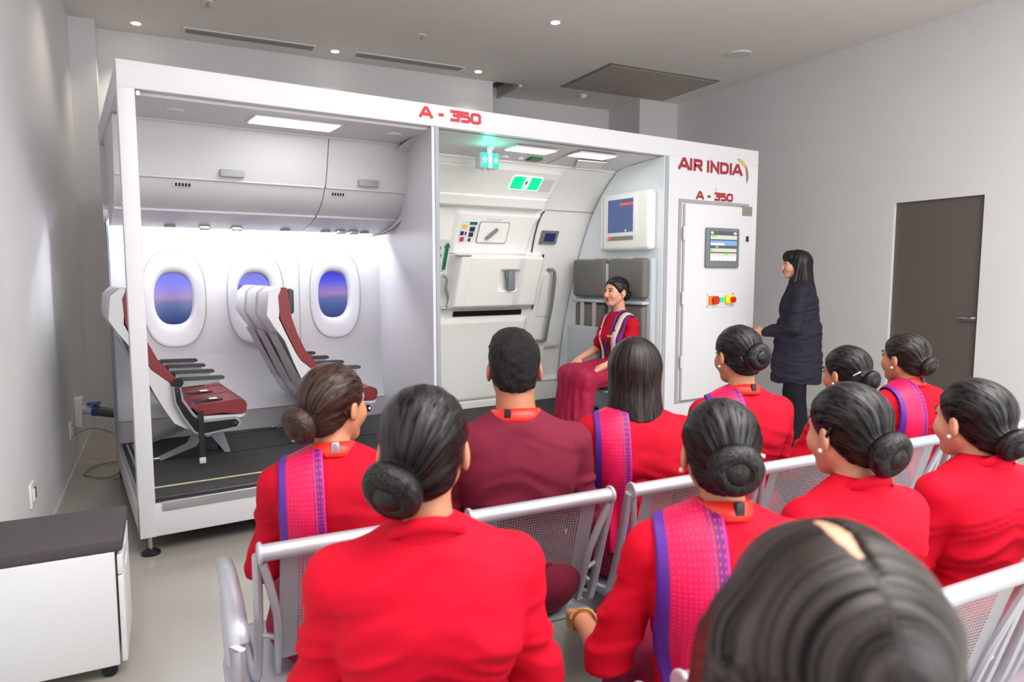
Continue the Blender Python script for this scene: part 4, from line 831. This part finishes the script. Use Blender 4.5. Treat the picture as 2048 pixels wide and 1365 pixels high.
    if long_:
        G_ += [('c', None, .05, 'u', A3(0, lean*.92-.014, z(.44)), A3(0, lean*.92-.018, z(.525)), .095*s, .06*s*(1 if fem else 1.12))]
        G_ += [('t', None, .012, 'u', A3(0, lean*.92-.016, z(.565)), rotm(0, .25), .058*s*(1 if fem else 1.12), .011*s)]
    else: G_ += [('c', None, .05, 'u', A3(0, lean*.92-.014, z(.44)), A3(0, lean*.92-.018, z(.465)), .085*s, .062*s)]
    if garment == 'coat': G_ += [('c', None, .06, 'u', che-A3(0, 0, .05), pel, .14, .155, A3(1, 1.05, 1)), ('c', None, .08, 'u', pel+A3(0, 0, .05), A3(0, .0, .60), .165, .19, A3(1, .97, 1)), ('p', None, .01, 'i', A3(0, 0, .545), A3(0, 0, -1))]
    nm = {'blazer': 'blazer', 'suit': 'suit_jacket', 'coat': 'long_blazer', 'blouse': 'blouse', 'crew': 'blouse'}[garment]
    shape(nm, G_, fr, h, cloth, root, folds(.019 if long_ else .018, 1., 1.))
    # lower half
    S_ = [('e', None, .05, 'u', pel+A3(0, 0, -.015), A3(.172*s, .132*s, .115*s)*(.88 if standing else 1))]
    if standing:
        for q in (-1, 1): a, b, c = legs[q]; S_ += [('c', None, .04, 'u', a, b, .10, .088), ('c', None, .02, 'u', b, A3(c[0], c[1], .05), .088, .098)]
        S_ += [('p', None, .01, 'i', A3(0, 0, .03), A3(0, 0, -1))]; shape('trousers', S_, fr, h, skirt, root, lambda V: .004*noise(V*np.array([14, 14, 3])+off))
        for q in (-1, 1): MB().rbox(legs[q][2][0]-.04, legs[q][2][0]+.04, legs[q][2][1]-.08, legs[q][2][1]+.17, 0, .06, .025, 3).build('shoe', 'black', root)
    else:
        for q in (-1, 1):
            a, b, c = legs[q]; S_ += [('c', None, .06, 'u', a, b, .105*s, .08), ('c', None, .05, 'u', b, A3(c[0], c[1]+.02, .06), .078, .082 if fem else .06)]
        if fem:
            a, b, c = legs[1]; S_ += [('c', None, .07, 'u', A3(0, a[1], a[2]), A3(0, b[1], b[2]), .09*s, .072), ('c', None, .07, 'u', A3(0, b[1], b[2]-.01), A3(0, c[1]+.03, .06), .07, .085)]
        S_ += [('p', None, .01, 'i', A3(0, 0, .03), A3(0, 0, -1))]
        def pleat(V):
            a = np.arctan2(V[:, 0]+.35*(V[:, 1]-.4), .35); dn = ss(.5, .2, V[:, 2])*.7+.3; return (.006*np.sin(V[:, 0]*95+2.5*noise(V*9+off))*dn+.003*noise(V*22+off)) if fem else .004*noise(V*np.array([9, 6, 9])+off)
        shape('skirt' if fem else 'trousers', S_, fr, h, skirt if fem else cloth, root, pleat)
        for q in (-1, 1): c = legs[q][2]; MB().sphere((c[0], c[1]+.055, .037), .048, 14, 10, (.9, 2.25, .76)).build('shoe', 'black', root)
    # hair
    hi = lambda P_: ((P_-head) @ fr['h'][1])/hs
    B0 = A3(*bun[:3])
    def st_radial(V): p = hi(V)-B0; a = np.arctan2(p[:, 0], p[:, 2]+.03); return np.stack([np.cos(a), np.sin(a), p[:, 1]*1.2], 1)
    def st_long(V): p = hi(V)-A3(0, -.03, 0); a = np.arctan2(p[:, 0], p[:, 1]); r = np.sqrt(p[:, 0]**2+p[:, 1]**2); top = ss(.06, .1, p[:, 2]); return np.stack([np.cos(a)*(1-.0*top), np.sin(a), p[:, 2]*.5+r], 1)
    hr = fr['h'][1]
    def perp(T_, G): T_ = T_ @ hr.T; T_ = T_-G*(T_*G).sum(1)[:, None]; return T_/(np.linalg.norm(T_, axis=1)[:, None]+1e-6)
    fl_rad = lambda V, G: perp(B0-hi(V), G)
    fl_long = lambda V, G: perp(np.stack([hi(V)[:, 0]*ss(.02, .1, hi(V)[:, 2])*8, (hi(V)[:, 1]+.03)*ss(.02, .1, hi(V)[:, 2])*8, -np.ones(len(V))], 1), G)
    fl_part = lambda V, G: perp(np.stack([np.sign(hi(V)[:, 0]+.012)*ss(-.05, .06, hi(V)[:, 2]), -.15*np.ones(len(V)), -np.ones(len(V))*.8], 1), G)
    CAP = [('e', 'h', .03, 'u', A3(0, -.014, .037), A3(.0835, .105, .088))]
    front = [('p', 'h', .012, 'i', A3(0, .027, -.012), A3(0, .828, -.561))]
    if hair == 'bun':
        Hh = CAP+[('e', 'h', .04, 'u', A3(0, -.05, -.04), A3(.062, .052, .06))]+front+[('p', 'h', .02, 'i', A3(0, .02, -.022), A3(0, .5, -.866)), ('c', 'h', .015, 'u', B0+A3(0, .05, .012), B0, .042, .036)]
        shape('hair', Hh, fr, .0055, hairmat, root, lambda V: .002*noise(st_radial(V)*12), st_radial, fl_rad)
        nb = B0-A3(0, -.02, .01); nb = nb/np.linalg.norm(nb); up_ = A3(0, 0, 1); ax = np.cross(up_, nb); ax /= np.linalg.norm(ax); RB = np.stack([ax, np.cross(nb, ax), nb], 1); br = bun[3]
        Bn = [('t', 'h', .012, 'u', B0, RB, br*.56, br*.47), ('e', 'h', .01, 'u', B0-nb*br*.3, A3(br*.6, br*.6, br*.42), RB)]
        def st_bun(V): q = (hi(V)-B0) @ RB; r = np.sqrt(q[:, 0]**2+q[:, 1]**2); a = np.arctan2(q[:, 1], q[:, 0]); return np.stack([(r+.004*a)*15, q[:, 2]*15, np.cos(a)*.35], 1)
        shape('hair_bun', Bn, fr, .0055, hairmat, root, lambda V: .004*noise(st_bun(V)*np.array([3, 3, 3])+off), st_bun, lambda V, G: perp(np.cross(((hi(V)-B0)), nb), G))
    elif hair == 'short':
        Hh = [('e', 'h', .03, 'u', A3(0, -.012, .04), A3(.082, .104, .092)), ('e', 'h', .03, 'u', A3(-.012, .03, .075), A3(.06, .065, .052)), ('e', 'h', .04, 'u', A3(0, -.048, -.03), A3(.064, .054, .062)), ('p', 'h', .012, 'i', A3(0, .045, -.005), A3(0, .8, -.6)), ('p', 'h', .015, 'i', A3(0, .0, -.03), A3(0, .42, -.907))]
        shape('hair', Hh, fr, .0055, hairmat, root, lambda V: .003*noise(V*60)+.002*noise(V*130), lambda V: V*14)
    elif hair in ('bob', 'long', 'part'):
        zb = {'bob': -.155, 'long': -.45, 'part': -.42}[hair]; Hh = list(CAP)
        if hair == 'bob': Hh += [('c', 'h', .06, 'u', A3(0, -.035, -.0), A3(0, -.042, -.19), .084, .108, A3(1, 1.22, 1)), ('p', 'h', .01, 'i', A3(0, .028, -.02), A3(0, 1, -.12)), ('p', 'h', .006, 'i', A3(0, 0, zb), A3(0, .1, -1))]
        elif hair == 'part': Hh = [('e', 'h', .03, 'u', A3(0, -.013, .035), A3(.079, .099, .0815)), ('c', 'h', .03, 'u', A3(0, -.04, -.09), A3(0, -.05, -.4), .082, .125, A3(1, 1.15, 1)), ('p', 'h', .015, 'i', A3(0, .085, -.01), A3(0, .93, -.36))]+[('c', 'h', .03, 'u', A3(q*.066, .035, .0), A3(q*.095, .06, -.33), .028, .042) for q in (-1, 1)]+[('c', 'h', .03, 'u', A3(q*.068, -.012, .03), A3(q*.092, -.01, -.2), .028, .036) for q in (-1, 1)]
        else:
            Hh += [('e', 'h', .015, 'u', A3(0, .05, .062), A3(.066, .056, .056)), ('c', 'h', .05, 'u', A3(0, -.045, .0), A3(0, -.075, -.25), .084, .085, A3(1, 1.0, 1)), ('c', 'h', .06, 'u', A3(0, -.075, -.25), A3(0, -.095, zb+.06), .085, .055, A3(.8, 1.1, 1))]
            Hh += [('p', 'h', .012, 'i', A3(0, .108, .03), A3(0, .9, -.436))]
            fcut = [('e', 'h', .012, 's', A3(0, .105, -.05), A3(.12, .085, .085))]; Hh += fcut
            for q in (-1, 1): Hh += [('c', 'h', .02, 'u', A3(q*.076, -.005, .02), A3(q*.084, .015, -.14), .018, .02), ('c', 'h', .02, 'u', A3(q*.084, .015, -.14), A3(q*.08, .055, -.25), .02, .017), ('c', 'h', .02, 'u', A3(q*.08, .055, -.25), A3(q*.07, .085, -.29), .016, .005)]
        if hair == 'part':
            xp = lambda t: -.03*float(ss(-.3, 1.2, t))+.003*math.sin(t*5); kx = lambda t: math.sqrt(1-(xp(t)/.079)**2)
            pts = [A3(xp(t), -.013+.0995*kx(t)*math.sin(t), .035+.082*kx(t)*math.cos(t)) for t in np.linspace(1.2, -.75, 14)]
            for i in range(13): Hh.append(('c', 'h', .004, 's', pts[i], pts[i+1], .008*min(1, (14-i)/4), .008*min(1, (13-i)/4)))
            def st_part(V):
                p = hi(V); a = np.arctan2(p[:, 1]+.02, np.abs(p[:, 0])+.02+.4*np.maximum(0, -p[:, 2])); return np.stack([p[:, 1]*8, np.sign(p[:, 0])*.5+p[:, 0]*.3, np.arctan2(p[:, 0], p[:, 1]+.1)*ss(.03, -.1, p[:, 2])*1.], 1)
            shape('hair', Hh, fr, .004, hairmat, root, lambda V: .0016*noise(st_part(V)*np.array([9, 3, 9])), st_part, fl_part)
        else:
            zz = zb
            def tip(V): p = hi(V); return .0018*noise(st_long(V)*np.array([12, 12, 1.]))+.0015*noise(st_long(V)*np.array([16, 16, 0]))*ss(zz+.1, zz, p[:, 2])
            shape('hair', Hh, fr, .0055, hairmat, root, tip, st_long, fl_long)
    H3 = lambda p: tuple(fr['h'][1] @ (A3(*p)*hs)+head)
    if earrings:
        for q in (-1, 1): MB().sphere(H3((q*.083, .0, -.04)), .0052, 10, 8).build('earring', 'pearl', root)
    if face:
        for q in (-1, 1):
            e_ = MB().sphere(H3((q*.031, .0765, .0068)), .0116*hs, 16, 12).build('eye', 'eye_white', root); MB().sphere(H3((q*.031, .0832, .0068)), .0074*hs, 12, 8).build('iris', 'iris', e_)
            MB().tube(smoothpath([H3((q*.046, .080, .0085)), H3((q*.032, .0885, .0125)), H3((q*.017, .0875, .0085))], 4), .0022, 6).build('eyelid', 'brow', root)
            MB().tube(smoothpath([H3((q*.05, .0775, .0245)), H3((q*.036, .0895, .0305)), H3((q*.015, .094, .0255))], 4), [.0012]+[.0026]*7+[.0022], 6).build('eyebrow', 'brow', root)
        if fem: MB().sphere(H3((0, .0925, -.0545)), .0105*hs, 14, 10, (2.0, .9, .5)).build('upper_lip', 'lip', root); MB().sphere(H3((0, .0912, -.0648)), .0105*hs, 14, 10, (1.75, .9, .58)).build('lower_lip', 'lip', root)
    root_data = dict(root=root, fr=fr, G=G_, all=G_+neck+[('e', 'h', .02, 'u', A3(0, -.03, -.05), A3(.055, .055, .06))], z=z, lean=lean, s=s, H3=H3, head=head, arms=arms, sh=sh, W=W_, fem=fem)
    if garment == 'blazer': add_collar(root_data, cloth)
    if lanyard: add_lanyard(root_data, lanyard)
    return root_data
def march(items, fr, O, D_, off, n=60):
    P_ = O.copy()
    for _ in range(n): P_ = P_+D_*(ev(items, P_, fr)-off)[:, None]*.75
    return P_
def sheet(name, P_, nu, nv, mat, parent, strand=None, th=.003):
    i = np.arange((nv-1)*(nu-1)); r, c = i//(nu-1), i % (nu-1); Fq = np.stack([r*nu+c, r*nu+c+1, (r+1)*nu+c+1, (r+1)*nu+c], 1)
    o = to_obj(name, P_, Fq, mat, parent, strand)
    m = o.modifiers.new('thickness', 'SOLIDIFY'); m.thickness = th; m.offset = 0; return o
def add_lanyard(d, style):
    n = 44; a = np.linspace(-2.2, 2.2, n); z, lean, s = d['z'], d['lean'], d['s']; ax0 = A3(0, lean*.92-.019, z(.51)); ax1 = d['head']+d['fr']['h'][1] @ A3(0, -.021, -.06); rows = []; m = 1. if d['fem'] else 1.16
    fr_ = (1-np.cos(a))/2
    for k in (0, .5, 1):
        zz = z(.568)-.028*fr_+.036*(1-k); t = (zz-ax0[2])/(ax1[2]-ax0[2]); c = ax0+np.outer(t, ax1-ax0); r = (.061+.009*k)*s*m
        rows.append(np.stack([c[:, 0]-np.sin(a)*r, c[:, 1]-np.cos(a)*r, zz], 1))
    sheet('lanyard', np.concatenate(rows), n, 3, 'lanyard', d['root'])
    i = n//2+style[1]; p = rows[1][i]; m_ = MB().rbox(-.010, .010, -.005, .004, -.019, .019, .002); m_.xf(Matrix.Translation(Vector(p)) @ Matrix.Rotation(-a[i], 4, 'Z')); m_.build('lanyard_clip', style[0], d['root'])
def add_collar(d, mat):
    n = 48; a = np.linspace(-2.3, 2.3, n); z, lean, s = d['z'], d['lean'], d['s']; c0 = A3(0, lean*.92-.018, 0); rows = []; fr_ = (1-np.cos(a))/2
    for k, (dz, r) in enumerate(((.0, .064), (.02, .0625), (.04, .061), (.058, .0595), (.060, .0635), (.035, .070))):
        rr_ = (r+.012*fr_)*s; rows.append(np.stack([c0[0]-np.sin(a)*rr_, c0[1]-np.cos(a)*rr_*.98, z(.553)+dz*s*(1-.75*fr_)-.05*fr_], 1))
    sheet('collar', np.concatenate(rows), n, 6, mat, d['root'], th=.004)
def add_drape(d, w0=.15, xc=-.088, bottom=.10, wb=.085, front=True):
    z, lean, s = d['z'], d['lean'], d['s']; nu = 25; rowsO, rowsD, ST = [], [], []; u = np.linspace(0, 1, nu); T_ = []
    zs = z(.46); cen = A3(0, lean*.9, zs)
    for t in np.linspace(0, 1, 22):                     # front of the chest up over the left shoulder
        al = math.radians(-10+190*t); xx = (xc+(1-min(1, t/.55))*.10)*s-(-(u-.5))*w0*s*(1); O = np.stack([xx, np.full(nu, cen[1]+.42*math.cos(al)), np.full(nu, cen[2]+.42*math.sin(al)-max(0, -.1))], 1)
        D_ = np.tile(A3(0, -math.cos(al), -math.sin(al)), (nu, 1)); T_.append((O, D_, t*.38))
    for t in np.linspace(0.03, 1, 34):                  # down the back, gathered at the waist
        wv = w0+(wb-w0)*ss(.25, 1, t); x0 = xc+.012*t; xx = x0*s+(u-.5)*wv*s; O = np.stack([xx, np.full(nu, cen[1]-.45), np.full(nu, zs+(z(bottom)-zs)*t)], 1); T_.append((O, np.tile(A3(0, 1, 0), (nu, 1)), .38+.62*t))
    O = np.concatenate([a for a, _, _ in T_]); D_ = np.concatenate([b for _, b, _ in T_]); tt = np.repeat([c for *_, c in T_], nu); uu = np.tile(u, len(T_))
    P_ = march(d['G'], d['fr'], O, D_, .011)
    nv = len(T_); Pg = P_.reshape(nv, nu, 3)
    for _ in range(8):                                  # relax over the shoulder
        Pg[1:-1] = .5*Pg[1:-1]+.25*(Pg[2:]+Pg[:-2]); Pg[:, 1:-1] = .6*Pg[:, 1:-1]+.2*(Pg[:, 2:]+Pg[:, :-2])
    P_ = Pg.reshape(-1, 3); _, G = grad(d['G'], d['fr'], P_); G = G/(np.linalg.norm(G, axis=1)[:, None]+1e-6)
    low = ss(.5, .8, tt)
    P_ = P_+G*((.004+.011*low*np.sin(uu*PI)**2+.006*low*np.sin(uu*16+2*tt))[:, None])
    o = sheet('saree_drape', P_, nu, nv, 'saree_drape', d['root'], np.stack([uu, tt*1.0, 0*uu], 1)); return o
def pin(d, p, q, mat='clip_black', r=.0025): MB().tube([d['H3'](p), d['H3'](tuple((a+b)/2*1.03 for a, b in zip(p, q))), d['H3'](q)], r, 6).build('hair_clip', mat, d['root'])
def TH(deg): return RR+math.radians(deg)
rad = math.radians
# audience, first row
A = person(RM(.552, -2.0), TH(-8), 1.20, hyaw=rad(-44), garment='blouse', cloth='red_saree', bun=(-.02, -.125, -.035, .055), hairmat='hair_brown', lanyard=('clip_grey', -1), label='seated woman in red saree with brown bun and black hair clips')
add_drape(A, w0=.115, xc=-.10); pin(A, (-.02, -.112, .02), (.035, -.105, .0)); pin(A, (.05, -.085, .02), (.075, -.04, -.01))
MN = person(RM(1.098, -2.0), TH(-18), 1.266, fem=False, hyaw=rad(-6), garment='suit', cloth='maroon_cloth', hair='short', hairmat='hair_short', skin='skin_man', wide=1.1, lanyard=('lanyard_black', 4), label='seated man in maroon suit jacket with short black hair')
Bp = person(RM(1.585, -1.95), TH(-24), 1.225, hyaw=rad(-10), garment='blouse', cloth='red_saree', hair='bob', hairmat='hair_dark_brown', label='seated woman in red saree with loose shoulder length brown hair')
add_drape(Bp, w0=.112, xc=-.10)
C = person(RM(2.106, -1.9), TH(-14), 1.244, hyaw=rad(4), hpitch=rad(-4), garment='blouse', cloth='red_saree', bun=(.005, -.13, .0, .052), lanyard=('lanyard_black', -2), earrings=True, label='seated woman in red saree with glossy black bun beside the control cabinet')
add_drape(C, w0=.12, xc=-.10); pin(C, (-.05, -.09, .01), (-.04, -.095, -.015), 'clip_grey')
Dp = person(RM(2.70, -1.92), TH(-8), 1.14, hyaw=rad(6), hpitch=rad(-6), lean=.05, garment='blazer', bun=(.0, -.125, -.03, .045), earrings=True, face=True, arms={-1: ((-.2, .16, .60), (-.13, .40, .57)), 1: ((.2, .1, .62), (.1, .33, .58))}, label='seated woman in red blazer leaning forward with silver hair clip')
pin(Dp, (-.06, -.085, -.005), (-.035, -.105, .012), 'clip_grey', .003)
Ep = person(RM(3.12, -1.89), TH(-6), 1.178, hyaw=rad(4), garment='blouse', cloth='red_saree', bun=(.0, -.125, -.025, .044), hairmat='hair_dark_brown', lanyard=('lanyard_black', -2), earrings=True, face=True, label='seated woman in red saree in front of the dark grey door')
add_drape(Ep, w0=.12, xc=-.10)
# second row
Fp = person(RM(.554, -2.72), TH(-16), 1.243, hyaw=rad(-12), garment='blazer', bun=(-.038, -.118, -.045, .056), h=.007, label='seated woman in bright red blazer behind the brown-haired woman')
Gp = person(RM(1.176, -2.8), TH(-26), 1.181, hyaw=rad(-7), hpitch=rad(-4), garment='blouse', bun=(.008, -.12, -.012, .055), h=.007, wide=1.04, lanyard=('lanyard_black', -3), earrings=True, arms={-1: ((-.235, .03, .615), (-.265, .25, .59)), 1: ((.185, .06, .64), (.09, .28, .6))}, label='seated woman in red saree with black bun, gold bangle and lanyard')
add_drape(Gp, w0=.145, xc=-.095)
w_ = Gp['arms'][-1][1]; e_ = Gp['arms'][-1][0]; dd = (w_-e_)/np.linalg.norm(w_-e_); t_ = MB(); u1 = np.cross(dd, A3(0, 0, 1)); u1 /= np.linalg.norm(u1); u2 = np.cross(dd, u1); t_.tube([tuple(w_-dd*.02+(u1*math.cos(k)+u2*math.sin(k))*.029) for k in np.linspace(0, 2*PI, 25)], .004, 8); t_.build('bangle', 'brass', Gp['root'])
for x in (-.055, .075): MB().sphere(Gp['H3']((x, -.075, .045 if x < 0 else .01)), .004, 8, 6).build('hair_pin', 'pearl', Gp['root'])
Hp = person(RM(1.572, -2.8), TH(-10), 1.186, hyaw=rad(2), hpitch=rad(-5), garment='blazer', skin='skin_fair', bun=(.0, -.128, -.035, .055), earrings=True, h=.007, wide=.95, label='seated woman in red blazer with pearl earring and black side clip')
pin(Hp, (-.08, -.035, .022), (-.083, -.02, -.006), r=.0035)
Ip = person(RM(2.10, -2.78), TH(-12), 1.158, hyaw=rad(2), garment='blazer', skin='skin_fair', bun=(.0, -.128, -.04, .05), earrings=True, h=.007, label='seated woman in red blazer at the end near the right wall')
# nearest head
Jp = person(RM(.60, -3.53), TH(-26), 1.255, hpitch=rad(-4), garment='blazer', hair='part', hairmat='hair_dark_brown', skin='skin_fair', hs=1.0, label='seated person with long dark hair parted along the crown')
# standing instructor and crew member on the jump seat
St = person((4.80, -.30), rad(36), 1.635, seat=.80, standing=True, garment='coat', cloth='navy', skirt='navy_dark', hair='long', skin='skin_fair', hyaw=rad(8), face=True, h=.006, hs=.98,
            legs={q: (A3(q*.085, 0, .86), A3(q*.085, .01, .47), A3(q*.085, -.02, .08)) for q in (-1, 1)}, arms={-1: ((-.215, .03, 1.0), (-.075, .255, .965)), 1: ((.215, .03, 1.0), (.06, .27, .95))}, handdir={-1: A3(.15, 1, -.2), 1: A3(-.15, 1, -.25)}, curl=.25, label='standing woman in navy blazer and dark trousers with long black hair')
At = person((3.315, .21), rad(90), 1.138, seat=.318, floor=ZD, garment='crew', cloth='red_saree', skirt='crimson_skirt', skin='skin_fair', bun=(.0, -.112, -.03, .042), wide=.95, drop=.05, hyaw=rad(2), face=True, earrings=True, h=.006, hs=.97,
            legs={q: (A3(q*.085, .02, .41), A3(q*.095, .40, .39), A3(q*.10, .42, .06)) for q in (-1, 1)}, arms={-1: ((-.20, .06, .555), (-.15, .30, .47)), 1: ((.205, .05, .56), (.13, .29, .50))}, label='seated flight attendant in red saree strapped into the crew jump seat')
z_ = At['z']
def strap(xa, xb, z0, w0, mat, name, off=.008, over=150):
    T_ = [(xb+(xa-xb)*t, 0., z0+(z_(.45)-z0)*t) for t in np.linspace(0, 1, 16)]+[(xa, al, z_(.45)) for al in np.radians(np.linspace(8, over, 14))]; rows = []
    for k in (-.5, 0, .5):
        O = np.array([(x+k*w0, .45*math.cos(al), zq+.45*math.sin(al)) for x, al, zq in T_]); D_ = np.array([(0, -math.cos(al), -math.sin(al)) for _, al, _ in T_]); rows.append(march(At['G'], At['fr'], O, D_, off))
    g = np.stack(rows)
    for _ in range(10): g[:, 1:-1] = .5*g[:, 1:-1]+.25*(g[:, 2:]+g[:, :-2])
    d_ = ev(At['G'], g.reshape(-1, 3), At['fr']); _, gr = grad(At['G'], At['fr'], g.reshape(-1, 3)); g = (g.reshape(-1, 3)+gr*np.maximum(0, off*.7-d_)[:, None])
    return sheet(name, g, len(T_), 3, mat, At['root'])
strap(-.085, .05, z_(.18), .085, 'maroon_cloth', 'saree_sash', .006, 120); strap(-.05, .075, z_(.18), .016, 'purple', 'saree_border', .009, 110); strap(-.135, -.10, z_(.3), .02, 'purple', 'saree_border', .009, 120)
for xa, xb in ((-.095, -.035), (.09, .035)): strap(xa, xb, z_(.12), .036, 'harness', 'harness_strap', .013, 165)
for q, xx in ((-1, -.082), (1, .08)): p = march(At['G'], At['fr'], np.array([[xx, .45, z_(.44)]]), np.array([[0, -1., 0]]), .017)[0]; MB().sphere(tuple(p), .008, 8, 6).build('harness_stud', 'black', At['root'])
p = march(At['G'], At['fr'], np.array([[-.055, .45, z_(.39)]]), np.array([[0, -1., 0]]), .018)[0]; MB().rbox(p[0]-.025, p[0]+.025, p[1]-.004, p[1]+.004, p[2]-.008, p[2]+.008, .002).build('name_badge', 'gold', At['root'])
p = march(At['G'], At['fr'], np.array([[0, .45, z_(.12)]]), np.array([[0, -1., 0]]), .02)[0]; MB().rbox(p[0]-.035, p[0]+.035, p[1]-.012, p[1]+.015, p[2]-.03, p[2]+.03, .012).build('harness_buckle', 'black', At['root'])
